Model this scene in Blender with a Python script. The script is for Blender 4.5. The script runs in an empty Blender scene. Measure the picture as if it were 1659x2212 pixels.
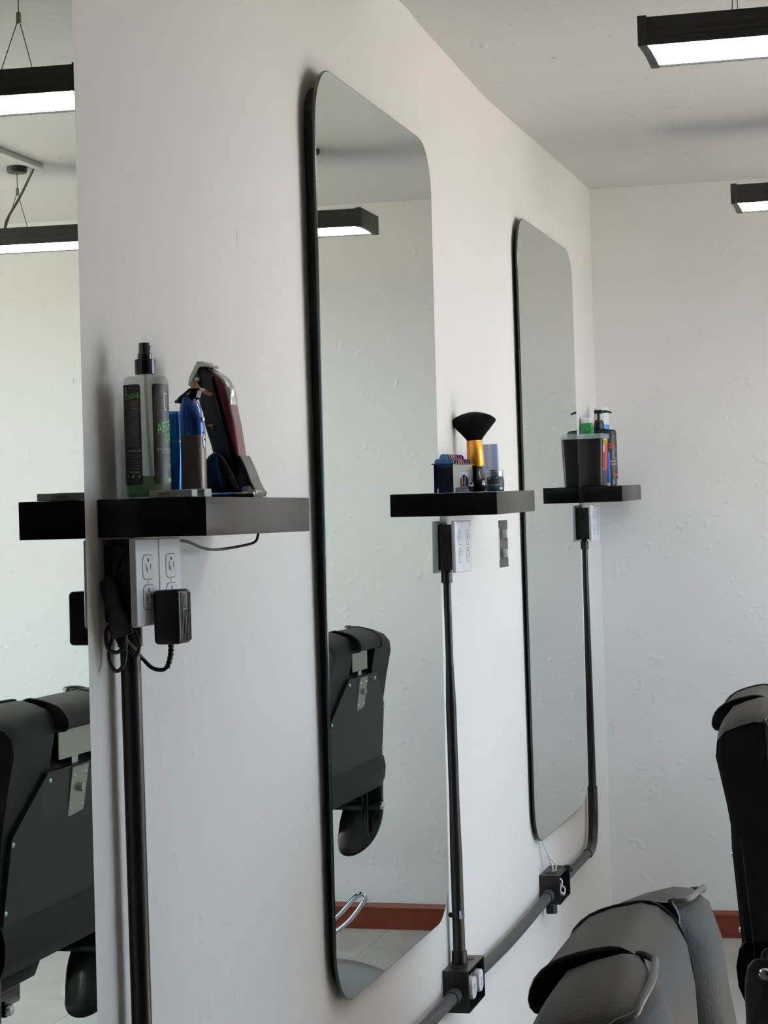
import bpy, bmesh, math, random
from mathutils import Matrix, Vector

random.seed(7)
PI = math.pi
scene = bpy.context.scene
COL = scene.collection

# ------------------------------------------------------------------ camera
FPX, YAW, PITCH, ROLL = 4605.52, 13.868, 0.3191, -1.8082
CAM = Vector((1.0204, 0.0, 1.413))


def make_camera():
    y, p, r = (math.radians(a) for a in (YAW, PITCH, ROLL))
    fwd = Vector((-math.sin(y) * math.cos(p), math.cos(y) * math.cos(p), math.sin(p)))
    right = Vector((math.cos(y), math.sin(y), 0))
    up = right.cross(fwd)
    right2 = math.cos(r) * right + math.sin(r) * up
    up2 = -math.sin(r) * right + math.cos(r) * up
    cd = bpy.data.cameras.new('camera')
    cd.sensor_fit = 'VERTICAL'
    cd.sensor_height = 24.0
    cd.lens = 24.0 * FPX / 2212.0
    cd.clip_start = 0.05
    co = bpy.data.objects.new('camera', cd)
    m = Matrix.Identity(4)
    for i in range(3):
        m[i][0], m[i][1], m[i][2], m[i][3] = right2[i], up2[i], -fwd[i], CAM[i]
    co.matrix_world = m
    COL.objects.link(co)
    scene.camera = co


make_camera()

# ------------------------------------------------------------------ world, exposure
SKY_STRENGTH = 8.0
SKY_COLOR = (0.52, 0.75, 1.0, 1)
LAMP_STRENGTH = 11.0
SUN_STRENGTH = 118.0
LAMP_COLOR = (0.95, 0.98, 1.0, 1)
world = bpy.data.worlds.new('sky')
scene.world = world
world.use_nodes = True
wn = world.node_tree.nodes
wn['Background'].inputs[0].default_value = SKY_COLOR
wn['Background'].inputs[1].default_value = SKY_STRENGTH
scene.view_settings.view_transform = 'Standard'
scene.view_settings.look = 'None'
scene.view_settings.gamma = 1.0
scene.view_settings.use_curve_mapping = False
scene.view_settings.exposure = 0.02
try:
    scene.cycles.max_bounces = 7
    scene.cycles.diffuse_bounces = 4
    scene.cycles.glossy_bounces = 4
    scene.cycles.transparent_max_bounces = 12
    scene.cycles.caustics_reflective = False
    scene.cycles.caustics_refractive = False
    scene.cycles.sample_clamp_indirect = 6.0
except Exception:
    pass

# the sun comes steeply through the window in the right wall and lands on the floor there
sd = bpy.data.lights.new('sun', 'SUN')
sd.energy = SUN_STRENGTH
sd.angle = 0.009
sd.color = (1.0, 0.93, 0.84)
so = bpy.data.objects.new('sun', sd)
so.rotation_euler = Vector((-math.cos(math.radians(58)) * 0.98, -math.cos(math.radians(58)) * 0.2, -math.sin(math.radians(58)))).to_track_quat('-Z', 'Y').to_euler()
so.location = (6, 6, 8)
COL.objects.link(so)

# room extents
XR, YF, YB, ZC = 3.4, -4.5, 7.1705, 2.515
WIN = (3.7, 6.4, 0.9, 2.2)      # window opening in the right wall: y0, y1, z0, z1


def portal(name, loc, rot, sx, sy):
    ld = bpy.data.lights.new(name, 'AREA')
    ld.shape = 'RECTANGLE'
    ld.size, ld.size_y = sx, sy
    ld.cycles.is_portal = True
    lo = bpy.data.objects.new(name, ld)
    lo.location = loc
    lo.rotation_euler = rot
    COL.objects.link(lo)


portal('window_portal', (XR + 0.02, (WIN[0] + WIN[1]) / 2, (WIN[2] + WIN[3]) / 2), (0, PI / 2, 0), WIN[3] - WIN[2], WIN[1] - WIN[0])


# ------------------------------------------------------------------ materials
def lin(c):
    return tuple((v / 255 / 12.92) if v / 255 <= 0.04045 else ((v / 255 + 0.055) / 1.055) ** 2.4 for v in c) + (1.0,)


def mat(name, rgb, rough=0.5, metal=0.0, ior=1.45, spec=None, coat=0.0, bump=None, var=None, emit=None, alpha=1.0, aniso=None, sheen=0.0):
    """rgb in 0-255 sRGB; bump=(scale, strength[, distance]); var=(scale, amount)."""
    m = bpy.data.materials.new(name)
    m.use_nodes = True
    nt = m.node_tree
    b = nt.nodes['Principled BSDF']
    col = lin(rgb)
    b.inputs['Base Color'].default_value = col
    b.inputs['Roughness'].default_value = rough
    b.inputs['Metallic'].default_value = metal
    b.inputs['IOR'].default_value = ior
    if spec is not None:
        b.inputs['Specular IOR Level'].default_value = spec
    b.inputs['Coat Weight'].default_value = coat
    b.inputs['Sheen Weight'].default_value = sheen
    if emit:
        b.inputs['Emission Color'].default_value = emit[0]
        b.inputs['Emission Strength'].default_value = emit[1]
    tc = nt.nodes.new('ShaderNodeTexCoord')
    if var:
        n = nt.nodes.new('ShaderNodeTexNoise')
        n.inputs['Scale'].default_value = var[0]
        n.inputs['Detail'].default_value = 5
        nt.links.new(tc.outputs['Object'], n.inputs['Vector'])
        r = nt.nodes.new('ShaderNodeMix')
        r.data_type = 'RGBA'
        nt.links.new(n.outputs['Fac'], r.inputs['Factor'])
        r.inputs[6].default_value = tuple(c * (1 - var[1]) for c in col[:3]) + (1,)
        r.inputs[7].default_value = tuple(min(1, c * (1 + var[1])) for c in col[:3]) + (1,)
        nt.links.new(r.outputs[2], b.inputs['Base Color'])
    if bump:
        n = nt.nodes.new('ShaderNodeTexNoise')
        n.inputs['Scale'].default_value = bump[0]
        n.inputs['Detail'].default_value = 6
        nt.links.new(tc.outputs['Object'], n.inputs['Vector'])
        bp = nt.nodes.new('ShaderNodeBump')
        bp.inputs['Strength'].default_value = bump[1]
        bp.inputs['Distance'].default_value = bump[2] if len(bump) > 2 else 0.002
        nt.links.new(n.outputs['Fac'], bp.inputs['Height'])
        nt.links.new(bp.outputs['Normal'], b.inputs['Normal'])
    return m


def mat_clear(name, rgb, fac, rough=0.1, tint=(1, 1, 1, 1)):
    """thin clear plastic or glass: transparent mixed with a glossy painted shader"""
    m = mat(name, rgb, rough)
    nt = m.node_tree
    out = nt.nodes['Material Output']
    b = nt.nodes['Principled BSDF']
    t = nt.nodes.new('ShaderNodeBsdfTransparent')
    t.inputs['Color'].default_value = tint
    mx = nt.nodes.new('ShaderNodeMixShader')
    mx.inputs[0].default_value = fac
    nt.links.new(t.outputs[0], mx.inputs[1])
    nt.links.new(b.outputs[0], mx.inputs[2])
    nt.links.new(mx.outputs[0], out.inputs['Surface'])
    return m


def mat_plaster(name, rgb, speck=0.62, rough=0.75, bumpk=1.0):
    """painted plaster: trowel waves, grit, a few scuffs and drips"""
    m = mat(name, rgb, rough)
    nt = m.node_tree
    L = nt.links.new
    b = nt.nodes['Principled BSDF']
    b.inputs['Specular IOR Level'].default_value = 0.3
    tc = nt.nodes.new('ShaderNodeTexCoord')

    def noise(scale, detail=4, vec=None):
        n = nt.nodes.new('ShaderNodeTexNoise')
        n.inputs['Scale'].default_value = scale
        n.inputs['Detail'].default_value = detail
        L(vec or tc.outputs['Object'], n.inputs['Vector'])
        return n

    def ramp(src, a, c):
        r = nt.nodes.new('ShaderNodeMapRange')
        r.inputs['From Min'].default_value = a
        r.inputs['From Max'].default_value = c
        L(src, r.inputs['Value'])
        return r.outputs['Result']

    big = noise(1.3, 1)
    col = lin(rgb)
    mx = nt.nodes.new('ShaderNodeMix')
    mx.data_type = 'RGBA'
    L(big.outputs['Fac'], mx.inputs['Factor'])
    mx.inputs[6].default_value = tuple(c * 0.95 for c in col[:3]) + (1,)
    mx.inputs[7].default_value = tuple(min(1, c * 1.04) for c in col[:3]) + (1,)
    # scuffs: stretched noise, only the rare peaks
    mp = nt.nodes.new('ShaderNodeMapping')
    mp.inputs['Scale'].default_value = (14, 14, 5)
    L(tc.outputs['Object'], mp.inputs['Vector'])
    s1 = noise(2.3, 3, mp.outputs[0])
    f1 = ramp(s1.outputs['Fac'], speck + 0.12, speck + 0.2)
    dk = nt.nodes.new('ShaderNodeMix')
    dk.data_type = 'RGBA'
    L(f1, dk.inputs['Factor'])
    L(mx.outputs[2], dk.inputs[6])
    dk.inputs[7].default_value = tuple(c * 0.45 for c in col[:3]) + (1,)
    L(dk.outputs[2], b.inputs['Base Color'])
    grit = noise(90, 1)
    wave = noise(5, 1)
    lump = noise(26, 1)
    fl = ramp(lump.outputs['Fac'], 0.66, 0.8)
    a1 = nt.nodes.new('ShaderNodeMath')
    a1.operation = 'MULTIPLY_ADD'
    L(grit.outputs['Fac'], a1.inputs[0])
    a1.inputs[1].default_value = 0.1
    L(wave.outputs['Fac'], a1.inputs[2])
    a2 = nt.nodes.new('ShaderNodeMath')
    a2.operation = 'MULTIPLY_ADD'
    L(fl, a2.inputs[0])
    a2.inputs[1].default_value = 0.35
    L(a1.outputs[0], a2.inputs[2])
    bp = nt.nodes.new('ShaderNodeBump')
    bp.inputs['Strength'].default_value = 0.5 * bumpk
    bp.inputs['Distance'].default_value = 0.006
    L(a2.outputs[0], bp.inputs['Height'])
    L(bp.outputs['Normal'], b.inputs['Normal'])
    return m


M = {}
M['wall'] = mat_plaster('wall_paint', (229, 224, 219))
M['wall_back'] = mat_plaster('back_wall_paint', (237, 234, 230), bumpk=1.5)
M['ceiling'] = mat_plaster('ceiling_paint', (213, 211, 208), speck=0.58, bumpk=1.4)
M['mirror'] = mat('mirror_silver', (226, 234, 228), 0.0, 1.0)
M['glass_edge'] = mat('glass_edge', (26, 42, 38), 0.15)
M['gap_shade'] = mat('gap_shade_black', (16, 17, 17), 0.7)  # black of the added boards that darken the gap behind each mirror
M['laminate'] = mat('black_laminate', (7, 7, 8), 0.28, ior=1.27)
M['raw_edge'] = mat('raw_board_edge', (112, 68, 36), 0.7)
M['black_plastic'] = mat('black_plastic', (14, 14, 15), 0.38, bump=(300, 0.08, 0.0006))
M['black_matte'] = mat('black_matte_plastic', (17, 17, 19), 0.55, bump=(350, 0.12, 0.0006))
M['black_gloss'] = mat('black_gloss_plastic', (6, 6, 7), 0.08, coat=0.4)
M['rubber'] = mat('black_cable_rubber', (14, 13, 14), 0.42)
M['pvc'] = mat('black_pvc_pipe', (13, 13, 14), 0.34, bump=(60, 0.1, 0.001))
M['pvc_grey'] = mat('worn_grey_pvc_pipe', (52, 54, 58), 0.48, bump=(80, 0.25, 0.001), var=(22, 0.35))
M['white_plastic'] = mat('white_plate_plastic', (226, 225, 228), 0.3)
M['white_plastic2'] = mat('outlet_face_plastic', (214, 213, 216), 0.32)
M['slot'] = mat('slot_dark', (40, 36, 34), 0.6)
M['groove'] = mat('plate_groove', (128, 124, 124), 0.6)
M['steel'] = mat('brushed_steel', (176, 178, 172), 0.28, 1.0, bump=(90, 0.05, 0.0005))
M['satin_steel'] = mat('satin_steel_plate', (172, 172, 160), 0.4, 0.85)
M['chrome'] = mat('chrome', (215, 218, 222), 0.08, 1.0)
M['zinc'] = mat('zinc_screw', (176, 196, 208), 0.25, 1.0)
M['leather'] = mat('black_leatherette', (14, 14, 16), 0.52, spec=0.26, bump=(300, 0.45, 0.0013), var=(9, 0.2))
M['leather_pipe'] = mat('black_leatherette_piping', (20, 20, 22), 0.42, bump=(420, 0.3, 0.0006))
M['panel'] = mat('chair_back_panel', (20, 21, 22), 0.5, bump=(420, 0.3, 0.0008))
M['black_metal'] = mat('black_painted_metal', (9, 9, 10), 0.22, coat=0.3)
M['lamp_body'] = mat('black_anodised', (17, 17, 18), 0.5, bump=(30, 0.05, 0.0005))
M['diffuser'] = mat('lamp_diffuser', (235, 250, 248), 0.4, emit=(LAMP_COLOR, LAMP_STRENGTH))
M['wire'] = mat('steel_wire', (96, 94, 88), 0.4, 0.7)
M['crimp'] = mat('nickel_crimp', (150, 140, 112), 0.35, 0.9)
M['grey_cable'] = mat('grey_cable', (96, 96, 92), 0.5)
M['white_trim'] = mat('white_raceway', (214, 214, 206), 0.45)
M['baseboard'] = mat('red_brown_wood', (108, 46, 27), 0.35, bump=(40, 0.1, 0.001), var=(30, 0.28))
M['ground'] = mat('paved_ground', (166, 161, 153), 0.9)
M['grout'] = mat('grout', (214, 206, 190), 0.9)
M['frame_white'] = mat('window_frame_white', (220, 220, 216), 0.4)
M['pane'] = mat_clear('window_pane', (230, 240, 240), 0.06, 0.02)
M['metal_box'] = mat('galvanised_box', (168, 170, 170), 0.5, 0.2)
M['plaster_tab'] = mat('plaster_tab', (212, 208, 198), 0.8)


def mat_tile():
    m = mat('marbled_tile', (188, 184, 177), 0.28, var=(6, 0.24))
    nt = m.node_tree
    b = nt.nodes['Principled BSDF']
    oi = nt.nodes.new('ShaderNodeObjectInfo')
    hs = nt.nodes.new('ShaderNodeHueSaturation')
    mr = nt.nodes.new('ShaderNodeMapRange')
    mr.inputs['To Min'].default_value = 0.92
    mr.inputs['To Max'].default_value = 1.06
    nt.links.new(oi.outputs['Random'], mr.inputs['Value'])
    nt.links.new(mr.outputs[0], hs.inputs['Value'])
    src = b.inputs['Base Color'].links[0].from_socket
    nt.links.new(src, hs.inputs['Color'])
    nt.links.new(hs.outputs[0], b.inputs['Base Color'])
    return m


M['tile'] = mat_tile()


# ------------------------------------------------------------------ mesh helpers
class MB:
    """collects shapes; build() links them as one mesh object"""

    def __init__(self):
        self.v, self.f, self.mi = [], [], []

    def add(self, vs, fs, mi=0, M4=None):
        o = len(self.v)
        if M4 is not None:
            vs = [tuple(M4 @ Vector(p)) for p in vs]
        self.v += [tuple(p) for p in vs]
        self.f += [tuple(i + o for i in f) for f in fs]
        self.mi += [mi] * len(fs)
        return self

    def box(self, x0, x1, y0, y1, z0, z1, bev=0.0, seg=2, mi=0, M4=None):
        bm = bmesh.new()
        bmesh.ops.create_cube(bm, size=1.0)
        for v in bm.verts:
            v.co = ((x0 + x1) / 2 + v.co.x * (x1 - x0), (y0 + y1) / 2 + v.co.y * (y1 - y0), (z0 + z1) / 2 + v.co.z * (z1 - z0))
        if bev > 0:
            bmesh.ops.bevel(bm, geom=list(bm.edges), offset=bev, segments=seg, profile=0.5, affect='EDGES')
        bm.verts.index_update()
        vs = [tuple(v.co) for v in bm.verts]
        fs = [tuple(v.index for v in f.verts) for f in bm.faces]
        bm.free()
        return self.add(vs, fs, mi, M4)

    def lathe(self, prof, cx=0, cy=0, cz=0, n=32, mi=0, sx=1.0, sy=1.0, M4=None, cap=True):
        """prof: list of (r, z)"""
        vs, fs = [], []
        k = len(prof)
        for i in range(n):
            a = 2 * PI * i / n
            for r, z in prof:
                vs.append((cx + r * math.cos(a) * sx, cy + r * math.sin(a) * sy, cz + z))
        for i in range(n):
            j = (i + 1) % n
            for q in range(k - 1):
                fs.append((i * k + q, j * k + q, j * k + q + 1, i * k + q + 1))
        if cap:
            if prof[0][0] > 1e-6:
                fs.append(tuple(i * k for i in reversed(range(n))))
            if prof[-1][0] > 1e-6:
                fs.append(tuple(i * k + k - 1 for i in range(n)))
        return self.add(vs, fs, mi, M4)

    def tube(self, pts, r, n=8, closed=False, smooth=0, mi=0, M4=None, flat=None):
        pts = [Vector(p) for p in pts]
        if smooth:
            pts = catmull(pts, smooth, closed)
        rs = r if isinstance(r, (list, tuple)) else [r] * len(pts)
        if len(rs) != len(pts):
            rs = [rs[min(len(rs) - 1, int(i * len(rs) / len(pts)))] for i in range(len(pts))]
        N = len(pts)
        T = []
        for i in range(N):
            a = pts[(i - 1) % N] if (closed or i > 0) else pts[i]
            b = pts[(i + 1) % N] if (closed or i < N - 1) else pts[i]
            t = (b - a)
            T.append(t.normalized() if t.length > 1e-9 else Vector((0, 0, 1)))
        u = T[0].orthogonal().normalized()
        vs, fs = [], []
        for i in range(N):
            u = (u - T[i] * u.dot(T[i]))
            u = u.normalized() if u.length > 1e-6 else T[i].orthogonal().normalized()
            w = T[i].cross(u)
            for k in range(n):
                a = 2 * PI * k / n
                vs.append(tuple(pts[i] + u * (rs[i] * math.cos(a)) + w * (rs[i] * math.sin(a) * (flat or 1.0))))
        for i in range(N if closed else N - 1):
            j = (i + 1) % N
            for k in range(n):
                q = (k + 1) % n
                fs.append((i * n + k, i * n + q, j * n + q, j * n + k))
        if not closed:
            fs.append(tuple(reversed(range(n))))
            fs.append(tuple((N - 1) * n + k for k in range(n)))
        return self.add(vs, fs, mi, M4)

    def prism(self, outline, axis, a0, a1, mi=0, M4=None, bev=0.0, seg=2, fn=None):
        """closed 2D outline extruded along axis; 'x': (y,z), 'y': (x,z), 'z': (x,y)"""
        def P(p, a):
            if axis == 'x':
                return (a, p[0], p[1])
            if axis == 'y':
                return (p[0], a, p[1])
            return (p[0], p[1], a)
        bm = bmesh.new()
        A = [bm.verts.new(P(p, a0)) for p in outline]
        B = [bm.verts.new(P(p, a1)) for p in outline]
        n = len(outline)
        fa = bm.faces.new(list(reversed(A)))
        fb = bm.faces.new(B)
        for i in range(n):
            j = (i + 1) % n
            bm.faces.new((A[i], A[j], B[j], B[i]))
        bmesh.ops.recalc_face_normals(bm, faces=bm.faces)
        if bev > 0:
            ed = list(set(fa.edges) | set(fb.edges))
            bmesh.ops.bevel(bm, geom=ed, offset=bev, segments=seg, profile=0.5, affect='EDGES')
        if fn:
            for v in bm.verts:
                v.co = fn(v.co)
        bm.verts.index_update()
        vs = [tuple(v.co) for v in bm.verts]
        fs = [tuple(v.index for v in f.verts) for f in bm.faces]
        bm.free()
        return self.add(vs, fs, mi, M4)

    def loft(self, rings, mi=0, M4=None, cap=True):
        n = len(rings[0])
        vs = [p for r in rings for p in r]
        fs = []
        for i in range(len(rings) - 1):
            for k in range(n):
                q = (k + 1) % n
                fs.append((i * n + k, i * n + q, (i + 1) * n + q, (i + 1) * n + k))
        if cap:
            fs.append(tuple(reversed(range(n))))
            fs.append(tuple((len(rings) - 1) * n + k for k in range(n)))
        return self.add(vs, fs, mi, M4)

    def build(self, name, mats, parent=None, angle=40, smooth=True):
        me = bpy.data.meshes.new(name)
        me.from_pydata(self.v, [], self.f)
        for m in (mats if isinstance(mats, (list, tuple)) else [mats]):
            me.materials.append(M[m] if isinstance(m, str) else m)
        for i, p in enumerate(me.polygons):
            p.material_index = self.mi[i]
        bm = bmesh.new()
        bm.from_mesh(me)
        bmesh.ops.recalc_face_normals(bm, faces=bm.faces)
        bm.to_mesh(me)
        bm.free()
        if smooth:
            me.polygons.foreach_set('use_smooth', [True] * len(me.polygons))
            me.set_sharp_from_angle(angle=math.radians(angle))
        me.update()
        o = bpy.data.objects.new(name, me)
        COL.objects.link(o)
        if parent is not None:
            o.parent = parent
        return o


def catmull(pts, sub, closed=False):
    out = []
    n = len(pts)
    rng = range(n) if closed else range(n - 1)
    for i in rng:
        p1, p2 = pts[i], pts[(i + 1) % n]
        p0 = pts[(i - 1) % n] if (closed or i > 0) else p1 * 2 - p2
        p3 = pts[(i + 2) % n] if (closed or i + 2 < n) else p2 * 2 - p1
        for k in range(sub):
            t = k / sub
            out.append(0.5 * ((2 * p1) + (p2 - p0) * t + (2 * p0 - 5 * p1 + 4 * p2 - p3) * t * t + (3 * p1 - p0 - 3 * p2 + p3) * t ** 3))
    if not closed:
        out.append(pts[-1])
    return out


def cat2(pts, sub, closed=True):
    return [(p.x, p.y) for p in catmull([Vector((a, b, 0)) for a, b in pts], sub, closed)]


def rrect(x0, x1, y0, y1, r, n=6):
    out = []
    for cx, cy, a0 in ((x1 - r, y1 - r, 0), (x0 + r, y1 - r, 90), (x0 + r, y0 + r, 180), (x1 - r, y0 + r, 270)):
        for k in range(n + 1):
            a = math.radians(a0 + 90 * k / n)
            out.append((cx + r * math.cos(a), cy + r * math.sin(a)))
    return out


def selip(rx, ry, e=3.0, n=28, cx=0, cy=0):
    out = []
    for k in range(n):
        a = 2 * PI * k / n
        c, s = math.cos(a), math.sin(a)
        out.append((cx + rx * math.copysign(abs(c) ** (2 / e), c), cy + ry * math.copysign(abs(s) ** (2 / e), s)))
    return out


def pillow(profile, y0, y1, r=0.012, bulge=0.0, ny=12, drop=None, mb=None, mi=0):
    """side profile [(x, z, front weight, top weight)] lofted along y with rounded rims and a bulging front"""
    n = len(profile)
    P = [Vector((p[0], p[1])) for p in profile]
    area = sum(P[i].x * P[(i + 1) % n].y - P[(i + 1) % n].x * P[i].y for i in range(n))
    sg = 1 if area > 0 else -1
    nor = []
    for i in range(n):
        t = (P[(i + 1) % n] - P[(i - 1) % n])
        t = t.normalized() if t.length > 1e-9 else Vector((1, 0))
        nor.append(Vector((t.y, -t.x)) * sg)
    st = []
    for k in range(5):
        a = PI / 2 * k / 4
        st.append((y0 + r * (1 - math.sin(a)), r * (1 - math.cos(PI / 2 - a))))
    for k in range(1, ny):
        st.append((y0 + r + (y1 - y0 - 2 * r) * k / ny, 0.0))
    for k in range(5):
        a = PI / 2 * k / 4
        st.append((y1 - r + r * math.sin(a), r * (1 - math.cos(a))))
    rings = []
    for y, ins in st:
        t = min(1, max(0, (y - y0) / (y1 - y0)))
        bb = bulge * (1 - abs(2 * t - 1) ** 2.4)
        dd = drop(t) if drop else 0.0
        ring = []
        for i in range(n):
            wf = profile[i][2] if len(profile[i]) > 2 else 0
            wt = profile[i][3] if len(profile[i]) > 3 else 0
            ring.append((P[i].x - nor[i].x * ins + wf * bb, y, P[i].y - nor[i].y * ins - wt * dd))
        rings.append(ring)
    mb = mb or MB()
    return mb.loft(rings, mi)


def text_geo(body, size, font_scale_x=1.0, shear=0.0, align='CENTER', spacing=1.0):
    cu = bpy.data.curves.new('lettering', 'FONT')
    cu.body = body
    cu.size = size
    cu.align_x = align
    cu.align_y = 'CENTER'
    cu.space_character = spacing
    cu.shear = shear
    cu.resolution_u = 3
    o = bpy.data.objects.new('lettering', cu)
    COL.objects.link(o)
    dg = bpy.context.evaluated_depsgraph_get()
    me = bpy.data.meshes.new_from_object(o.evaluated_get(dg))
    vs = [(v.co.x * font_scale_x, v.co.y) for v in me.vertices]
    fs = [tuple(p.vertices) for p in me.polygons]
    bpy.data.objects.remove(o)
    bpy.data.meshes.remove(me)
    bpy.data.curves.remove(cu)
    return vs, fs


def tag(o, label=None, cat=None, group=None, kind=None):
    if label:
        o['label'] = label
    if cat:
        o['category'] = cat
    if group:
        o['group'] = group
    if kind:
        o['kind'] = kind
    return o


def thing(name, label, cat, loc=(0, 0, 0), group=None, rot=(0, 0, 0)):
    o = bpy.data.objects.new(name, None)
    o.empty_display_size = 0.05
    o.location = loc
    o.rotation_euler = rot
    COL.objects.link(o)
    return tag(o, label, cat, group)


def copy_tree(o, parent=None):
    c = o.copy()
    COL.objects.link(c)
    c.parent = parent
    for ch in list(o.children):
        copy_tree(ch, c)
    return c


# ------------------------------------------------------------------ room shell
CE = [(-6.0, 2.515), (4.3, 2.524), (4.513, 2.523), (4.607, 2.515), (4.913, 2.506), (5.356, 2.493), (5.842, 2.501), (6.378, 2.511), (7.164, 2.523), (7.5, 2.523)]


def ceil_z(x, y):
    for (a, za), (b, zb) in zip(CE, CE[1:]):
        if a <= y <= b:
            z = za + (zb - za) * (y - a) / (b - a)
            break
    k = max(0.0, 1 - x / 1.2)
    return 2.517 * (1 - k) + z * k


def build_room():
    # left wall with the hole of the open wall box
    hy0, hy1, hz0, hz1 = 5.343, 5.468, 1.292, 1.413
    ys = [YF - 0.1, 0, 1.5, 3, 4.5, hy0, hy1, 6.3, YB + 0.1]
    zs = [0.0, 0.5, 1.0, hz0, hz1, 2.0, 2.6]
    mb = MB()
    idx = {}
    vs, fs = [], []
    for i, y in enumerate(ys):
        for j, z in enumerate(zs):
            idx[i, j] = len(vs)
            vs.append((0, y, z))
    for i in range(len(ys) - 1):
        for j in range(len(zs) - 1):
            if ys[i] == hy0 and zs[j] == hz0:
                continue
            fs.append((idx[i, j], idx[i + 1, j], idx[i + 1, j + 1], idx[i, j + 1]))
    mb.add(vs, fs)
    mb.add([(-.15, YF - .1, 0), (-.15, YB + .1, 0), (-.15, YB + .1, 2.6), (-.15, YF - .1, 2.6)], [(0, 1, 2, 3)])
    tag(mb.build('wall_left', 'wall', smooth=False), 'white plastered wall carrying the mirrors and shelves', kind='structure')

    mb = MB().box(-.15, XR + .15, YB, YB + .15, 0, 2.65)
    tag(mb.build('wall_back', 'wall_back', smooth=False), 'off-white rough plaster wall at the far end', kind='structure')

    y0, y1, z0, z1 = WIN
    mb = MB()
    mb.box(XR, XR + .15, YF - .1, y0, 0, 2.65).box(XR, XR + .15, y1, YB + .15, 0, 2.65)
    mb.box(XR, XR + .15, y0, y1, 0, z0).box(XR, XR + .15, y0, y1, z1, 2.65)
    tag(mb.build('wall_right', 'wall', smooth=False), 'white plastered wall with the window', kind='structure')
    mb = MB().box(-.15, XR + .15, YF - .15, YF, 0, 2.65)
    tag(mb.build('wall_front', 'wall', smooth=False), 'white plastered wall behind the camera', kind='structure')
    mb = MB().box(-30, 40, -30, 40, -.4, -.2)
    tag(mb.build('ground', 'ground', smooth=False), 'pale paved ground outside the window', kind='structure')

    # window and shop front
    def glazing(name, label, quads):
        r = bpy.data.objects.new(name, None)
        COL.objects.link(r)
        tag(r, label, kind='structure')
        for fn, boxes in quads:
            for b in boxes:
                MB().box(*b, bev=0.004 if fn != 'pane' else 0).build(fn, 'pane' if fn == 'pane' else 'frame_white', r)
    y0, y1, z0, z1 = WIN
    fr, pn = [], []
    n = 3
    for k in range(n + 1):
        yy = y0 + (y1 - y0) * k / n
        fr.append((XR + .05, XR + .1, max(y0, yy - .03), min(y1, yy + .03), z0, z1))
    fr.append((XR + .05, XR + .1, y0, y1, z0, z0 + .05))
    fr.append((XR + .05, XR + .1, y0, y1, z1 - .05, z1))
    for k in range(n):
        pn.append((XR + .073, XR + .077, y0 + (y1 - y0) * k / n + .03, y0 + (y1 - y0) * (k + 1) / n - .03, z0 + .05, z1 - .05))
    glazing('window_1', 'white framed three pane window', [('frame', fr), ('pane', pn)])
    # ceiling: gently uneven sheet
    mb = MB()
    xs = [-.15, 0, .1, .2, .35, .5, .8, 1.2, 2.2, XR + .15]
    yy = [YF - .1, 0, 2, 3, 4, 4.3] + [4.4 + .1 * k for k in range(28)] + [YB + .15]
    vs, fs = [], []
    for x in xs:
        for y in yy:
            vs.append((x, y, ceil_z(max(0, x), y)))
    for i in range(len(xs) - 1):
        for j in range(len(yy) - 1):
            a = i * len(yy) + j
            fs.append((a, a + 1, a + 1 + len(yy), a + len(yy)))
    mb.add(vs, fs)
    mb.box(-.15, XR + .15, YF - .1, YB + .15, 2.62, 2.72)
    tag(mb.build('ceiling', 'ceiling', angle=80), 'white plastered ceiling with worn patches', kind='structure')

    # floor slab and its tiles
    fl = MB().box(-.15, XR + .15, YF - .15, YB + .15, -.12, -.0012).build('floor', 'grout', smooth=False)
    tag(fl, 'light grey tiled floor', kind='structure')
    t = 0.6
    base = MB().box(.002, t - .002, .002, t - .002, -.008, 0, bev=.0012, seg=1).build('tile', 'tile', fl, smooth=False)
    first = True
    x = .83 - 2 * t
    while x < XR:
        y = 6.565 - 19 * t
        while y < YB:
            o = base if first else base.copy()
            if not first:
                COL.objects.link(o)
                o.parent = fl
            first = False
            o.location = (x, y, 0)
            y += t
        x += t

    # wooden skirting
    prof = [(0, 0), (-.014, 0), (-.014, .066), (-.0165, .07), (-.0165, .076), (-.012, .082), (-.006, .089), (0, .089)]
    mb = MB().prism([(YB + a, z) for a, z in prof], 'x', 0.002, XR - .002)
    tag(mb.build('baseboard_back', 'baseboard', angle=30), 'red-brown wooden skirting along the far wall', kind='structure')
    mb = MB().prism([(XR + a, z) for a, z in prof], 'y', YF + .01, YB - .02)
    tag(mb.build('baseboard_right', 'baseboard', angle=30), 'red-brown wooden skirting under the window', kind='structure')

    # raceway on the ceiling, seen in the nearest mirror
    mb = MB().box(1.557, 1.583, 3.2, 6.02, ceil_z(1.6, 5) - .016, ceil_z(1.6, 5), bev=.002)
    tag(mb.build('trim_1', 'white_trim'), 'white cable raceway on the ceiling', kind='structure')


build_room()


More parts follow.
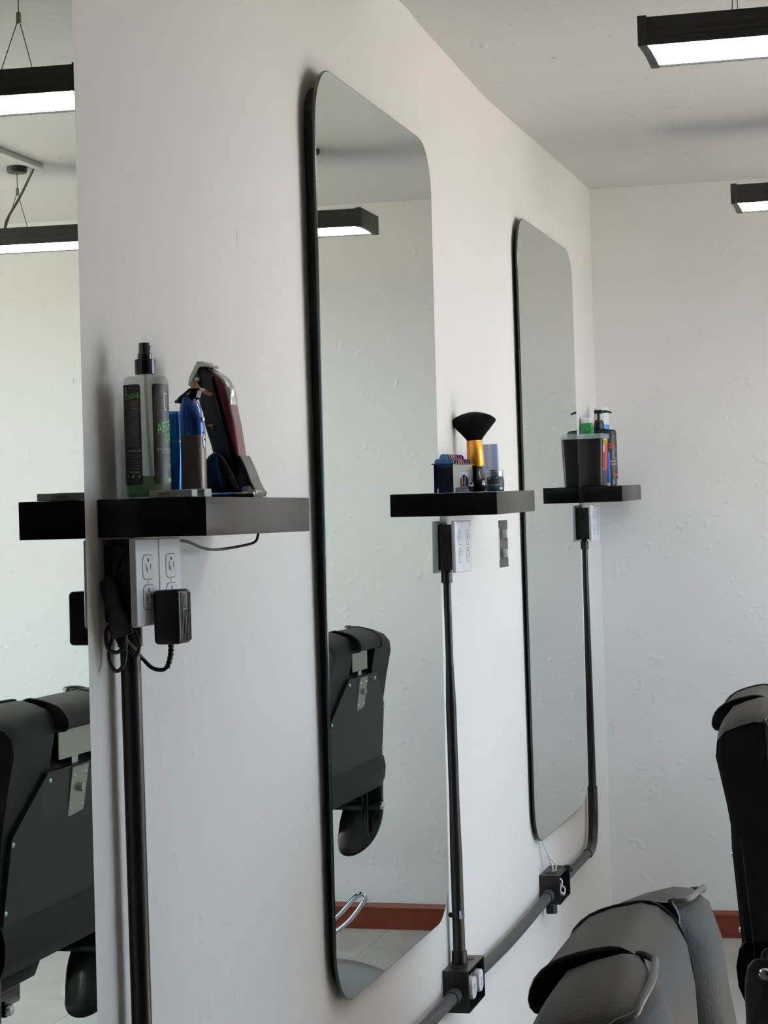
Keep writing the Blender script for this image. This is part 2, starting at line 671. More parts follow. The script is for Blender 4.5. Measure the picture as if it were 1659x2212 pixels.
# ------------------------------------------------------------------ mirrors
def wall_mirror(label, y0, y1, z0, z1, p, s, t):
    ym = (y0 + y1) / 2
    root = thing('wall_mirror', label, 'mirror', (0, ym, z0), 'tall frameless mirrors along the wall')
    X = lambda y, z: p + s * (y - ym) + t * (z - 1.413)
    th = 0.005
    r = .11

    def shear(off):
        return lambda v: Vector((X(v.y, v.z) - off + v.x, v.y - ym, v.z - z0))
    out = rrect(y0, y1, z0, z1, r, 14)
    mb = MB()
    n = len(out)
    rings = []
    b = .0022
    inn = rrect(y0 + b, y1 - b, z0 + b, z1 - b, r - b, 14)
    for ring, d in ((inn, 0.0),):
        mb.add([(X(y, z), y - ym, z - z0) for y, z in ring], [tuple(range(n))])
    mb.build('mirror_glass', 'mirror', root, smooth=False)
    mb = MB()
    mb.loft([[(X(y, z), y - ym, z - z0) for y, z in inn], [(X(y, z) - .0012, y - ym, z - z0) for y, z in out], [(X(y, z) - th, y - ym, z - z0) for y, z in out], [(X(y, z) - th, y - ym, z - z0) for y, z in inn]], cap=False)
    mb.add([(X(y, z) - th, y - ym, z - z0) for y, z in inn], [tuple(range(n))])
    mb.build('glass_edge', 'glass_edge', root, angle=30)
    # added board, inset so its black sides deepen the shade behind the glass
    e = .03
    mb = MB().prism(rrect(y0 + e, y1 - e, z0 + e, z1 - e, r - .04, 6), 'x', 0, 1, fn=lambda v: Vector((X(v.y, v.z) - th if v.x > .5 else 0.0005, v.y - ym, v.z - z0)))
    mb.build('gap_shade_board', 'gap_shade', root, smooth=False)
    return root


wall_mirror('tall mirror cut off by the left edge of the photo', 1.578, 2.4981, .560, 2.231, .0187, .0014, .006)
wall_mirror('tall round-cornered mirror between the clipper shelf and the brush shelf', 3.5995, 4.5197, .560, 2.231, .0268, .004, .0062)
wall_mirror('tall round-cornered mirror nearest the far corner, beside the pump bottle shelf', 5.6509, 6.5699, .5335, 2.2362, .0197, .0077, .0009)

# ------------------------------------------------------------------ shelves
SW, SL, ST = .1487, .481, .05
SH = {1: (2.5859, 1.4561, .0019, -.0086), 2: (4.557, 1.4756, .0139, 0), 3: (6.6372, 1.5095, .0153, 0)}


def shelf_z(i, x, y):
    Y, z, a, b = SH[i]
    return z + a * (y - Y) + b * x


for i, lab in ((1, 'black floating shelf holding the clipper and spray bottle'), (2, 'black floating shelf holding the neck brush and guard combs'), (3, 'black floating shelf holding the tub and pump bottle by the corner')):
    Y, z, a, b = SH[i]
    r = thing('floating_shelf', lab, 'shelf', (0, Y, z), 'black floating shelves', (a, -b, 0))
    MB().box(.0015, SW, 0, SL, -ST, 0, bev=.0012, seg=2).build('body', 'laminate', r)
    MB().box(.0003, .0022, .0008, SL - .0008, -ST + .0008, -.0008).build('wall_cleat', 'raw_edge', r)


# ------------------------------------------------------------------ pendant lamps
LX0, LLEN, LZ, LH, LW = .567, 1.25, 2.2684, .0494, .2019


def pendant(label, Y, feed):
    r = thing('pendant_lamp', label, 'lamp', (LX0, Y, LZ), 'black linear pendant lamps')
    cw = .016
    mb = MB()
    # ribbed channel: outline in (y, z)
    side = []
    zz = [0.0, .004, .0045, .012, .0125, .02, .0205, .028, .0285, .036, .0365, LH - .003]
    for k, z in enumerate(zz):
        side.append((.0012 if (k // 2) % 2 else 0.0, z))
    side[0] = (0.0, -.0025)
    out = [(y, z) for y, z in side] + [(.004, LH), (LW - .004, LH)] + [(LW - y, z) for y, z in reversed(side)] + [(LW - .004, -.0025), (LW - .004, .004), (.004, .004), (.004, -.0025)]
    mb.prism(out, 'x', cw, LLEN - cw)
    mb.build('housing', 'lamp_body', r, angle=25)
    for x0, x1 in ((0, cw + .001), (LLEN - cw - .001, LLEN)):
        capo = [(-.002, -.0035), (-.002, LH + .002), (LW + .002, LH + .002), (LW + .002, -.0035), (LW - .008, -.0035)]
        for k in range(1, 8):
            t = k / 8
            capo.append((LW - .008 - (LW - .016) * t, -.0035 + .004 * math.sin(PI * t)))
        capo.append((.008, -.0035))
        MB().prism(capo, 'x', x0, x1, bev=.0012).build('end_cap', 'lamp_body', r, angle=30)
    MB().box(cw, LLEN - cw, .0045, LW - .0045, .0008, .0036).build('diffuser', 'diffuser', r, smooth=False)
    for hx in (.18 if feed else .17, LLEN - .165):
        ctop = ceil_z(1.5, Y) - LZ
        cz = .172
        mb = MB()
        mb.tube([(hx, .012, LH), (hx, LW / 2, cz)], .0011, 6)
        mb.tube([(hx, LW - .012, LH), (hx, LW / 2, cz)], .0011, 6)
        mb.tube([(hx, LW / 2, cz), (hx, LW / 2, ctop)], .0011, 6)
        w = mb.build('hanging_wire', 'wire', r)
        MB().lathe([(.001, cz - .012), (.0052, cz - .011), (.0052, cz + .009), (.0035, cz + .012), (.001, cz + .013)], hx, LW / 2, 0, 12).build('crimp', 'crimp', w)
        MB().lathe([(.0005, ctop - .02), (.028, ctop - .019), (.031, ctop - .014), (.031, ctop)], hx, LW / 2, 0, 20).build('ceiling_cup', 'lamp_body', r)
    if feed:
        ctop = ceil_z(1.5, Y) - LZ
        MB().tube([(1.015, .075, ctop - .002), (1.03, .078, ctop - .03), (1.075, .09, .15), (1.12, .1, .09), (1.13, .1, LH - .001)], .0042, 8, smooth=6).build('feed_cable', 'grey_cable', r)
    return r


pendant('black linear pendant lamp nearer the camera, high at the right edge', 3.8697, False)
pendant('black linear pendant lamp farther back, below the ceiling corner', 5.9389, True)


# ------------------------------------------------------------------ outlets
def outlet(label, Y, z0, plateY):
    """surface box with two duplex outlets side by side"""
    r = thing('wall_outlet', label, 'outlet', (0, Y, z0), 'twin outlet boxes under the shelves')
    MB().box(.0005, .046, 0, .158, .006, .106, bev=.0015).build('back_box', 'black_matte', r)
    mb = MB().lathe([(.0005, 0), (.009, 0), (.0095, .0008), (.009, .0015), (.0005, .0016)], n=20, M4=Matrix.Translation((.022, 0, .08)) @ Matrix.Rotation(PI / 2, 4, 'X'))
    mb.build('knockout', 'black_plastic', r)
    for k in range(2):
        ya = plateY + k * .0885
        p = MB().box(.046, .0555, ya, ya + .0865, 0, .114, bev=.003, seg=3).build('cover_plate', 'white_plastic', r)
        cy = ya + .0433
        for cz in (.0765, .0375):
            up = 1
            # moulded outline: thin dark ring, raised face, slots
            o1 = rrect(cy - .0215, cy + .0215, cz - .0165, cz + .0165, .0105, 8)
            MB().prism(o1, 'x', .0553, .05565).build('outline', 'groove', p)
            o2 = rrect(cy - .0203, cy + .0203, cz - .0153, cz + .0153, .0098, 8)
            MB().prism(o2, 'x', .0553, .0562, bev=.0003, seg=1).build('receptacle', 'white_plastic2', p)
            mb = MB()
            mb.box(.056, .05635, cy - .0095, cy - .0072, cz - .005, cz + .0055)
            mb.box(.056, .05635, cy + .0072, cy + .0095, cz - .004, cz + .0045)
            mb.prism(rrect(cy - .0028, cy + .0028, cz + .0068, cz + .0118, .0022, 4), 'x', .056, .05635)
            mb.build('slots', 'slot', p, smooth=False)
            MB().box(.056, .0572, cy - .004, cy + .006, cz - .0075, cz - .0005, bev=.0006).build('shutter', 'white_plastic', p)
        MB().lathe([(.0002, 0), (.0035, 0), (.0032, .0009), (.0002, .0012)], n=14, M4=Matrix.Translation((.0553, cy, .057)) @ Matrix.Rotation(PI / 2, 4, 'Y')).build('screw', 'white_plastic2', p)
    return r


outlet('black outlet box with white covers and the charger plugged in', 2.603, 1.290, -.028)
outlet('black outlet box with white covers under the brush shelf', 4.573, 1.301, -.022)
outlet('black outlet box with white covers nearest the room corner', 6.625, 1.338, -.022)


# ------------------------------------------------------------------ conduits and junction boxes
def conduit(label, cat, parts):
    r = thing('conduit', label, 'pipe', parts[0][1], None)
    L = Vector(parts[0][1])
    for name, loc, mb, m in parts:
        o = mb.build(name, m, r)
        o.location = -L
    return r


PX = .0225
# vertical pipes
mb = MB().tube([(PX, 2.632, .40), (PX, 2.632, 1.300)], .0135, 20)
cl = MB().lathe([(.0142, 0), (.0165, .001), (.0165, .027), (.0142, .028)], PX, 2.632, 1.262, 20)
conduit('black vertical pipe below the charger outlet', 'pipe', [('pipe', (PX, 2.632, .40), mb, 'pvc'), ('coupling', 0, cl, 'pvc')])
mb = MB().tube([(PX, 4.608, .445), (PX, 4.604, .9), (PX, 4.600, 1.312)], [.0135, .0115, .0085], 20, smooth=4)
cl = MB().lathe([(.009, 0), (.0125, .001), (.0125, .027), (.009, .028)], PX, 4.6, 1.278, 20)
c2 = MB().lathe([(.0138, 0), (.0175, .001), (.0168, .03), (.0138, .031)], PX, 4.608, .436, 20)
c3 = MB().tube([(PX - .018, 4.608, .545), (PX - .005, 4.6, .545)], .006, 10)
c4 = MB().box(PX + .006, PX + .016, 4.590, 4.602, .538, .558, bev=.002)
conduit('black vertical pipe between the middle mirror and its junction box', 'pipe', [('pipe', (PX, 4.608, .445), mb, 'pvc'), ('coupling', 0, cl, 'pvc'), ('coupling', 0, c2, 'pvc'), ('stand_off', 0, c3, 'pvc'), ('clamp', 0, c4, 'zinc')])
mb = MB().tube([(PX, 6.66, 1.345), (PX, 6.66, .56)], [.0085, .0125], 20)
el = MB().tube([(PX, 6.66, .565), (PX, 6.66, .56), (PX, 6.658, .48), (PX, 6.64, .425), (PX + .001, 6.60, .39), (PX + .002, 6.53, .381), (PX + .002, 6.50, .381)], .0155, 20, smooth=5)
cl = MB().lathe([(.009, 0), (.0125, .001), (.0125, .027), (.009, .028)], PX, 6.66, 1.312, 20)
hp = MB().tube([(PX + .002, 6.52, .381), (PX + .002, 5.93, .381)], .0128, 20)
conduit('black pipe with a rounded elbow in the room corner', 'pipe', [('pipe', (PX, 6.66, .38), mb, 'pvc'), ('elbow', 0, el, 'pvc'), ('coupling', 0, cl, 'pvc'), ('run', 0, hp, 'pvc_grey')])
hp = MB().tube([(PX + .004, 5.77, .383), (PX + .004, 5.2, .374), (PX + .004, 4.71, .382)], .0138, 20, smooth=4)
co = MB().tube([(PX + .004, 5.77, .383), (PX + .004, 5.725, .383)], .0165, 20)
conduit('scuffed grey pipe running low between the two junction boxes', 'pipe', [('pipe', (PX, 4.71, .36), hp, 'pvc_grey'), ('coupling', 0, co, 'pvc_grey')])
hp = MB().tube([(PX + .004, 4.535, .385), (PX + .004, 3.6, .385), (PX + .004, 2.68, .385)], .0138, 20)
co = MB().tube([(PX + .004, 4.535, .385), (PX + .004, 4.49, .385)], .0168, 20)
conduit('grey pipe at the bottom edge, entering the nearer junction box', 'pipe', [('pipe', (PX, 2.68, .36), hp, 'pvc_grey'), ('coupling', 0, co, 'pvc_grey')])


def junction(label, y0, y1, z0, z1, d, near):
    r = thing('junction_box', label, 'junction box', (0, y0, z0))
    w, h = y1 - y0, z1 - z0
    t = .0025
    mb = MB()
    mb.box(.0005, d, 0, t, 0, h, bev=.0006, seg=1).box(.0005, d, w - t, w, 0, h, bev=.0006, seg=1)
    mb.box(.0005, d, t, w - t, 0, t).box(.0005, d, t, w - t, h - t, h)
    mb.box(.0005, .004, t, w - t, t, h - t)
    mb.build('case', 'black_plastic', r)
    for yy in (.04, w - .04):
        MB().lathe([(.013, 0), (.0165, 0), (.0165, .0015), (.013, .0015)], .027, yy, h, 18).build('knockout_ring', 'black_matte', r)
    if near:
        MB().box(.02, .046, .022, w - .022, h * .25, h * .75, bev=.002).build('strap', 'steel', r)
        for yy in (.05, w - .05):
            o = rrect(yy - .023, yy + .023, h * .5 - .024, h * .5 + .024, .017, 8)
            f = MB().prism(o, 'x', .045, .061, bev=.003).build('socket', 'white_plastic', r)
            mb = MB()
            for dy, dz, a, b_ in ((-.008, .004, .0012, .005), (.008, .004, .0012, .004), (0, -.009, .0022, .0022)):
                mb.box(.0608, .0613, yy + dy - a, yy + dy + a, h * .5 + dz - b_, h * .5 + dz + b_)
            mb.build('slots', 'slot', f, smooth=False)
        mb = MB().box(.046, .052, .012, .02, h * .2, h * .42, bev=.001).box(.046, .052, .012, .02, h * .6, h * .8, bev=.001)
        mb.build('terminal', 'zinc', r)
    else:
        for k, pts in enumerate(([(.05, .02, h * .9), (.06, .025, h * .75), (.055, .02, h * .45), (.062, .03, h * .3), (.045, .04, h * .3)],
                                 [(.05, .05, h * .6), (.063, .05, h * .45), (.06, .045, h * .25), (.05, .06, h * .2)],
                                 [(.03, .06, h - .004), (.03, .055, h + .012), (.022, .035, h + .05), (.006, .0, h + .11)],
                                 [(.034, .075, h - .004), (.036, .07, h + .02), (.024, .045, h + .045), (.006, .012, h + .105)])):
            MB().tube(pts, .0024, 8, smooth=6).build('wire', 'white_plastic', r)
        mb = MB().lathe([(.011, 0), (.0155, 0), (.0155, .03), (.011, .03)], .026, .04, -.03, 18)
        mb.build('pipe_stub', 'pvc', r)
        MB().box(.052, .07, w - .03, w - .018, h - .014, h - .004, bev=.002).box(.048, .066, w - .045, w - .02, h - .012, h + .006, bev=.002).build('broken_lug', 'black_plastic', r)
    return r


junction('black junction box with two white sockets, low beside the middle mirror', 4.530, 4.705, .346, .437, .058, True)
junction('black junction box with loose white wires, low under the corner mirror', 5.77, 5.945, .357, .437, .058, False)

# recessed open wall box
r = thing('wall_box', 'open metal wall box sunk in the wall beside the brush shelf', 'wall box', (0, 5.343, 1.292))
w, h, dd = .125, .121, .048
mb = MB()
mb.add([(0, 0, 0), (0, w, 0), (0, w, h), (0, 0, h), (-dd, .004, .004), (-dd, w - .004, .004), (-dd, w - .004, h - .004), (-dd, .004, h - .004)],
       [(4, 5, 6, 7), (0, 1, 5, 4), (1, 2, 6, 5), (2, 3, 7, 6), (3, 0, 4, 7)])
mb.build('case', 'metal_box', r, smooth=False)
for za in (.024, .074):
    MB().box(-.011, .001, w - .014, w + .001, za, za + .022, bev=.001).build('plaster_tab', 'plaster_tab', r)
MB().box(-.004, .0012, -.004, .004, .02, h - .02, bev=.0006).build('plaster_lip', 'plaster_tab', r)


# ------------------------------------------------------------------ charger plugged in under the clipper shelf
r = thing('power_adapter', 'black ribbed power adapter with its tied-up cord, plugged into the outlet', 'power adapter', (.06, 2.62, 1.265))
O = Vector((.0595, 2.62, 1.265))
sub = lambda pts: [tuple(Vector(p) - O) for p in pts]
mb = MB().prism(rrect(0, .036, 0, .071, .006, 5), 'y', 0, .047, bev=.004, seg=3)
body = mb.build('body', 'black_plastic', r)
for k in range(7):
    yy = .0055 + k * .006
    if k in (2, 3, 4):
        MB().box(.0355, .0368, yy, yy + .0032, .004, .044, bev=.0005, seg=1).build('rib', 'black_matte', body)
    else:
        MB().box(.0355, .0368, yy, yy + .0032, .004, .067, bev=.0005, seg=1).build('rib', 'black_matte', body)
MB().lathe([(.0002, 0), (.0085, 0), (.0085, .0012), (.0078, .0016), (.0002, .0016)], n=24, M4=Matrix.Translation((.0355, .0235, .055)) @ Matrix.Rotation(PI / 2, 4, 'Y')).build('emblem', 'black_matte', body)
mb = MB()
for k in range(6):
    t = k / 5
    mb.tube([(.013 - .005 * t * t, .03, -.002 - .026 * t), (.0125 - .006 * t * t, .03, -.0055 - .026 * t)], .0042 - .0006 * t, 12)
mb.tube([(.013, .03, .002), (.012, .03, -.015), (.007, .03, -.031)], .0031, 12)
mb.build('strain_relief', 'rubber', r)
cord = [(.0675, 2.65, 1.236), (.060, 2.648, 1.2305), (.047, 2.645, 1.2335), (.037, 2.64, 1.245), (.032, 2.625, 1.258), (.026, 2.605, 1.275), (.021, 2.595, 1.295)]
MB().tube(sub(cord), .0027, 10, smooth=8).build('cord', 'rubber', r)
lp = [(.021, 2.592, 1.29), (.010, 2.592, 1.268), (.009, 2.59, 1.247), (.018, 2.588, 1.234), (.028, 2.588, 1.241), (.032, 2.588, 1.262), (.024, 2.59, 1.292)]
MB().tube(sub(lp), .0026, 10, smooth=8).build('coil', 'rubber', r)
lp = [(.018, 2.586, 1.30), (.007, 2.586, 1.285), (.011, 2.584, 1.262), (.026, 2.583, 1.26), (.034, 2.584, 1.278), (.026, 2.586, 1.30)]
MB().tube(sub(lp), .0026, 10, smooth=8).build('coil', 'rubber', r)
lp = [(.030, 2.59, 1.31), (.041, 2.596, 1.288), (.047, 2.60, 1.268), (.041, 2.60, 1.252), (.033, 2.598, 1.262)]
MB().tube(sub(lp), .0024, 10, smooth=8).build('coil', 'rubber', r)
lp = [(.012, 2.592, 1.352), (.018, 2.590, 1.33), (.026, 2.588, 1.30), (.034, 2.586, 1.275), (.03, 2.586, 1.262), (.02, 2.587, 1.28), (.008, 2.59, 1.32), (.006, 2.592, 1.35)]
MB().tube(sub(lp), .0028, 10, closed=True, smooth=6).build('coil', 'rubber', r)
# cable tie strap wrapped round the coils
A, B = Vector((.010, 2.586, 1.352)) - O, Vector((.031, 2.583, 1.279)) - O
d = (B - A).normalized()
side = Vector((0, 1, 0)).cross(d).normalized()
rings = []
for k in range(7):
    t = k / 6
    c = A + (B - A) * t
    wd = .0085 + .006 * t + .002 * math.sin(9 * t)
    rings.append([tuple(c + side * x + Vector((0, y, 0))) for x, y in selip(wd, .0055 + .001 * math.sin(5 * t), 3.2, 16)])
MB().loft(rings).build('cable_strap', 'black_matte', r)
thin = [(.018, 2.592, 1.34), (.019, 2.592, 1.362), (.026, 2.597, 1.382), (.038, 2.60, 1.398), (.046, 2.61, 1.4015), (.035, 2.72, 1.4005), (.03, 2.841, 1.397), (.03, 2.92, 1.386), (.03, 2.984, 1.383), (.055, 3.02, 1.387), (.070, 3.038, 1.392), (.075, 3.04, 1.402), (.075, 3.04, 1.4065)]
MB().tube(sub(thin), .0021, 10, smooth=8).build('charger_lead', 'rubber', r)


# ------------------------------------------------------------------ things on the clipper shelf
M['bottle'] = mat_clear('frosted_bottle', (206, 208, 200), 0.3, 0.25, (0.93, 0.96, 0.93, 1))
M['liquid'] = mat_clear('green_cologne', (40, 120, 44), 0.72, 0.15, (0.35, 0.85, 0.35, 1))
M['label_dark'] = mat('charcoal_label', (38, 36, 39), 0.45)
M['print_green'] = mat('green_print', (96, 214, 84), 0.5)
M['print_white'] = mat('white_print', (222, 222, 222), 0.5)
M['print_grey'] = mat('grey_print', (132, 132, 132), 0.5)
M['print_dark'] = mat('dark_print', (70, 70, 74), 0.6)
M['blue_metal'] = mat('blue_anodised', (24, 108, 186), 0.3, 0.55, var=(40, 0.2))
M['blue_gloss'] = mat('glossy_blue', (20, 66, 140), 0.12, 0.75, coat=0.6)
M['gunmetal'] = mat('knurled_gunmetal', (104, 96, 94), 0.38, 0.85)
M['maroon'] = mat('maroon_gloss', (84, 17, 27), 0.36, 0.1, coat=0.15)
M['silver_plastic'] = mat('silver_plastic', (196, 198, 200), 0.18, 0.9)
M['gold'] = mat('gold_lever', (150, 116, 66), 0.3, 0.9)
M['card_white'] = mat('white_card', (205, 207, 206), 0.6)
M['card_green'] = mat('pale_green_card', (176, 180, 160), 0.6, var=(60, 0.2))


def knurl(m, scale):
    nt = m.node_tree
    b = nt.nodes['Principled BSDF']
    tc = nt.nodes.new('ShaderNodeTexCoord')
    mp = nt.nodes.new('ShaderNodeMapping')
    mp.inputs['Rotation'].default_value = (0.6, 0.785, 0.6)
    ck = nt.nodes.new('ShaderNodeTexChecker')
    ck.inputs['Scale'].default_value = scale
    bp = nt.nodes.new('ShaderNodeBump')
    bp.inputs['Strength'].default_value = 0.6
    bp.inputs['Distance'].default_value = 0.0006
    nt.links.new(tc.outputs['Object'], mp.inputs[0])
    nt.links.new(mp.outputs[0], ck.inputs['Vector'])
    nt.links.new(ck.outputs['Fac'], bp.inputs['Height'])
    nt.links.new(bp.outputs[0], b.inputs['Normal'])


knurl(M['gunmetal'], 700)


def wrap_sheet(R, a0, a1, z0, z1, rc, th=.0004, n=24):
    """label sheet on a cylinder with rounded corners"""
    o = rrect(a0 * R, a1 * R, z0, z1, rc, 5)
    # strips between left and right outlines
    vs, fs = [], []
    zs = sorted(set(round(p[1], 6) for p in o))
    rows = []
    for z in zs:
        xs = [p[0] for p in o if abs(p[1] - z) < 2e-6]
        rows.append((z, min(xs), max(xs)))
    for z, l, r_ in rows:
        for k in range(n + 1):
            a = (l + (r_ - l) * k / n) / R
            vs.append(((R + th) * math.cos(a), (R + th) * math.sin(a), z))
    for i in range(len(rows) - 1):
        for k in range(n):
            q = i * (n + 1) + k
            fs.append((q, q + 1, q + n + 2, q + n + 1))
    return MB().add(vs, fs)


def wrap_text(mb, body, size, R, ac, z, sx=1.0, sy=1.0, th=.0007, rot=0.0, mi=0, align='CENTER', ry=None, spacing=1.0):
    vs, fs = text_geo(body, size, 1.0, 0.0, align, spacing)
    out = []
    for x, y in vs:
        x, y = x * sx, y * sy
        x, y = x * math.cos(rot) - y * math.sin(rot), x * math.sin(rot) + y * math.cos(rot)
        a = ac + x / R
        rb = (ry if ry else R)
        out.append(((R + th) * math.cos(a), (rb + th) * math.sin(a), z + y))
    return mb.add(out, fs, mi)


# spray bottle
bx, by = .0485, 2.65
r = thing('spray_bottle', 'tall clear spray bottle with dark labels, black sprayer and green liquid', 'bottle', (bx, by, shelf_z(1, bx, by)))
R = .0292
MB().lathe([(.001, .0005), (.0255, .0005), (.0285, .003), (R, .006), (R, .154), (.0285, .158), (.026, .1605), (.0115, .162), (.0115, .168)], n=48).build('bottle_body', 'bottle', r)
MB().lathe([(.001, .003), (.0255, .003), (.0275, .006), (.0279, .0295), (.001, .0295)], n=40).build('liquid', 'liquid', r)
MB().tube([(0, 0, .17), (.001, 0, .1), (.006, -.003, .008)], .0022, 8, smooth=4).build('dip_tube', 'bottle', r)
mb = MB()
ring = []
for k in range(48):
    a = 2 * PI * k / 48
    rr = .0138 if k % 2 else .0133
    ring.append((rr * math.cos(a), rr * math.sin(a)))
mb.prism(ring, 'z', .1635, .1835, bev=.0006, seg=1)
mb.build('collar', 'black_gloss', r)
mb = MB().lathe([(.0095, .1835), (.0095, .1905), (.0082, .192), (.0078, .2045), (.0074, .2052), (.001, .2045)], n=28)
mb.box(.004, .0088, -.003, .003, .196, .2015, bev=.0008)
mb.build('sprayer_head', 'black_gloss', r)
av = math.atan2(-by, CAM.x - bx)
lab = wrap_sheet(R, av + .27, av + .27 + 1.75, .018, .1495, .004).build('front_label', 'label_dark', r, smooth=True)
ac = av + 1.12
mb = MB()
wrap_text(mb, 'AFTER', .0135, R, ac - .06, .0935, .95, 1.4, rot=.2)
wrap_text(mb, 'COLOGNE', .0115, R, ac + .5, .0815, .8, 1.3, rot=.18)
wrap_text(mb, 'BIENVENUE', .0022, R, ac, .073)
mb.build('lettering', 'print_green', lab, smooth=False)
mb = MB()
for a0, a1, z0, z1 in ((ac - .06, ac + .3, .0215, .0262),):
    vs = [((R + .0007) * math.cos(a), (R + .0007) * math.sin(a), z) for z in (z0, z1) for a in (a0, (a0 + a1) / 2, a1)]
    mb.add(vs, [(0, 1, 4, 3), (1, 2, 5, 4)])
mb.build('colour_bar', 'print_green', lab, smooth=False)
mb = MB()
wrap_text(mb, 'REFRESHING', .0042, R, ac - .12, .0635, 1.2, spacing=1.2)
wrap_text(mb, 'SPRAY COLOGNE', .0026, R, ac - .1, .0595)
wrap_text(mb, 'BODY', .0042, R, ac + .2, .0525)
wrap_text(mb, 'FOR ALL SKIN', .0038, R, ac + .22, .0435)
wrap_text(mb, 'PURE FRESH TONE', .0026, R, ac + .05, .0405)
mb.build('lettering', 'print_white', lab, smooth=False)
mb = MB()
wrap_text(mb, '[ 3 ]', .03, R, ac + .42, .128, .85, .85)
mb.build('logo_print', 'print_white', lab, smooth=False)
lab = wrap_sheet(R, av - .25 - 2.35, av - .25, .018, .1495, .004).build('rear_label', 'label_dark', r, smooth=True)
mb = MB()
wrap_text(mb, 'COLOGNE', .0085, R, av - .92, .133, .9, 1.1, rot=.08)
mb.build('lettering', 'print_green', lab, smooth=False)
mb = MB()
a0, a1 = av - 1.1, av - .36
mb.add([((R + .0007) * math.cos(a), (R + .0007) * math.sin(a), z) for z in (.0275, .031) for a in (a0, (a0 + a1) / 2, a1)], [(0, 1, 4, 3), (1, 2, 5, 4)])
mb.build('colour_bar', 'print_green', lab, smooth=False)
mb = MB()
random.seed(3)
for tx_, sz_, an_, z_ in (('[ 3 ]', .012, av - 1.35, .1415), ('LIMITED LLC', .0034, av - .62, .0625), ('ITEM 10321', .0034, av - .66, .0345)):
    wrap_text(MB(), tx_, sz_, R, an_, z_).build('lettering', 'print_white', lab, smooth=False)
mb = MB()
z = .1265
while z > .036:
    if not (.058 < z < .066):
        a = av - 1.5 if z > .068 else av - (1.3 if int(z * 1000) % 2 else .95)
        end = av - .35 - random.random() * .04
        while a < end - .03:
            w_ = random.uniform(.05, .16)
            b_ = min(end, a + w_)
            mb.add([((R + .0007) * math.cos(q), (R + .0007) * math.sin(q), zz) for zz in (z, z + .0007) for q in (a, (a + b_) / 2, b_)], [(0, 1, 4, 3), (1, 2, 5, 4)])
            a = b_ + .018
    z -= .00225 if z > .068 else .0036
mb.build('small_print', 'print_grey', lab, smooth=False)

# blue shaver between bottle and trimmer
bx, by = .0492, 2.742
r = thing('shaver', 'upright blue metallic shaver with a thin groove, behind the spray bottle', 'shaver', (bx, by, shelf_z(1, bx, by)))
rings = []
for z, w_, d_ in ((0, .0118, .0085), (.003, .0122, .009), (.045, .0152, .0105), (.0765, .0158, .0108)):
    rings.append([(x, y, z) for x, y in selip(w_, d_, 5, 32)])
MB().loft(rings).build('handle', 'blue_metal', r)
rings = []
for z, w_, d_ in ((.0765, .0152, .0102), (.0782, .0152, .0102)):
    rings.append([(x, y, z) for x, y in selip(w_, d_, 5, 32)])
MB().loft(rings).build('groove', 'steel', r)
rings = []
for z, w_, d_ in ((.0782, .0158, .0108), (.1, .0158, .0108), (.113, .0152, .0104), (.1165, .0145, .0098), (.1185, .0125, .008)):
    rings.append([(x, y, z) for x, y in selip(w_, d_, 5, 32)])
MB().loft(rings).build('cap', 'blue_metal', r)

# blue trimmer
bx, by = .0862, 2.725
r = thing('hair_trimmer', 'cordless hair trimmer with glossy blue head and knurled grey grip', 'trimmer', (bx, by, shelf_z(1, bx, by)))
rings = []
for z, w_, d_ in ((.001, .0155, .0145), (.004, .0163, .0152), (.05, .0165, .0155), (.0845, .0165, .0155)):
    rings.append([(x, y, z) for x, y in selip(w_, d_, 2.6, 36)])
MB().loft(rings).build('grip', 'gunmetal', r)
rings = []
for z, w_, d_, cx in ((.0845, .0166, .0156, 0), (.1, .0166, .0158, -.0004), (.114, .0158, .0158, -.0015), (.123, .0138, .0155, -.0025), (.130, .0105, .0145, -.004), (.1355, .007, .013, -.0055)):
    rings.append([(x + cx, y, z) for x, y in selip(w_, d_, 2.4, 36)])
hd = MB().loft(rings).build('head', 'blue_gloss', r)
MB().box(-.0155, -.0145, -.004, .004, .001, .004).build('foot', 'blue_gloss', r)
# silver switch and charge window on the front
MB().box(.0105, .0172, -.006, .002, .1025, .109, bev=.0012).build('switch', 'silver_plastic', hd)
MB().box(.0145, .0172, -.0055, .0015, .086, .0885, bev=.0005).build('indicator', 'black_gloss', hd)
mb = MB().prism(rrect(-.006, .002, .067, .0845, .0035, 5), 'x', .0145, .0171, bev=.0008)
mb.build('front_plate', 'silver_plastic', r)
MB().lathe([(.0003, 0), (.0022, 0), (.0018, .0022), (.0003, .0024)], n=14, M4=Matrix.Translation((.0168, -.002, .079)) @ Matrix.Rotation(PI / 2, 4, 'Y')).build('button', 'silver_plastic', r)
# black T blade
mb = MB().prism([(-.0215, .1315), (-.0185, .1355), (-.002, .1475), (.0125, .1472), (.0125, .1445), (.0, .1445), (-.0155, .1335), (-.017, .128), (-.0205, .1285)], 'y', -.0125, .0125, bev=.0008, seg=1)
mb.prism([(-.014, .129), (.0, .1445), (.009, .1445), (.006, .135), (-.006, .127)], 'y', -.0095, .0095, bev=.001, seg=1)
bl = mb.build('blade', 'black_gloss', r, angle=20)
bl.location = (.003, 0, 0)
mb = MB()
for k in range(12):
    yy = -.0122 + k * .0021
    mb.box(-.0232, -.02, yy, yy + .0011, .1285, .1318)
mb.build('teeth', 'black_metal', bl, smooth=False)

# maroon clipper and its stand
bx, by = .099, 2.862


def z8(pts, sub=3):
    return cat2([((zx / 6.636 - 155) / 1517, (312 - zy / 6.636) / 1517) for zx, zy in pts], sub)


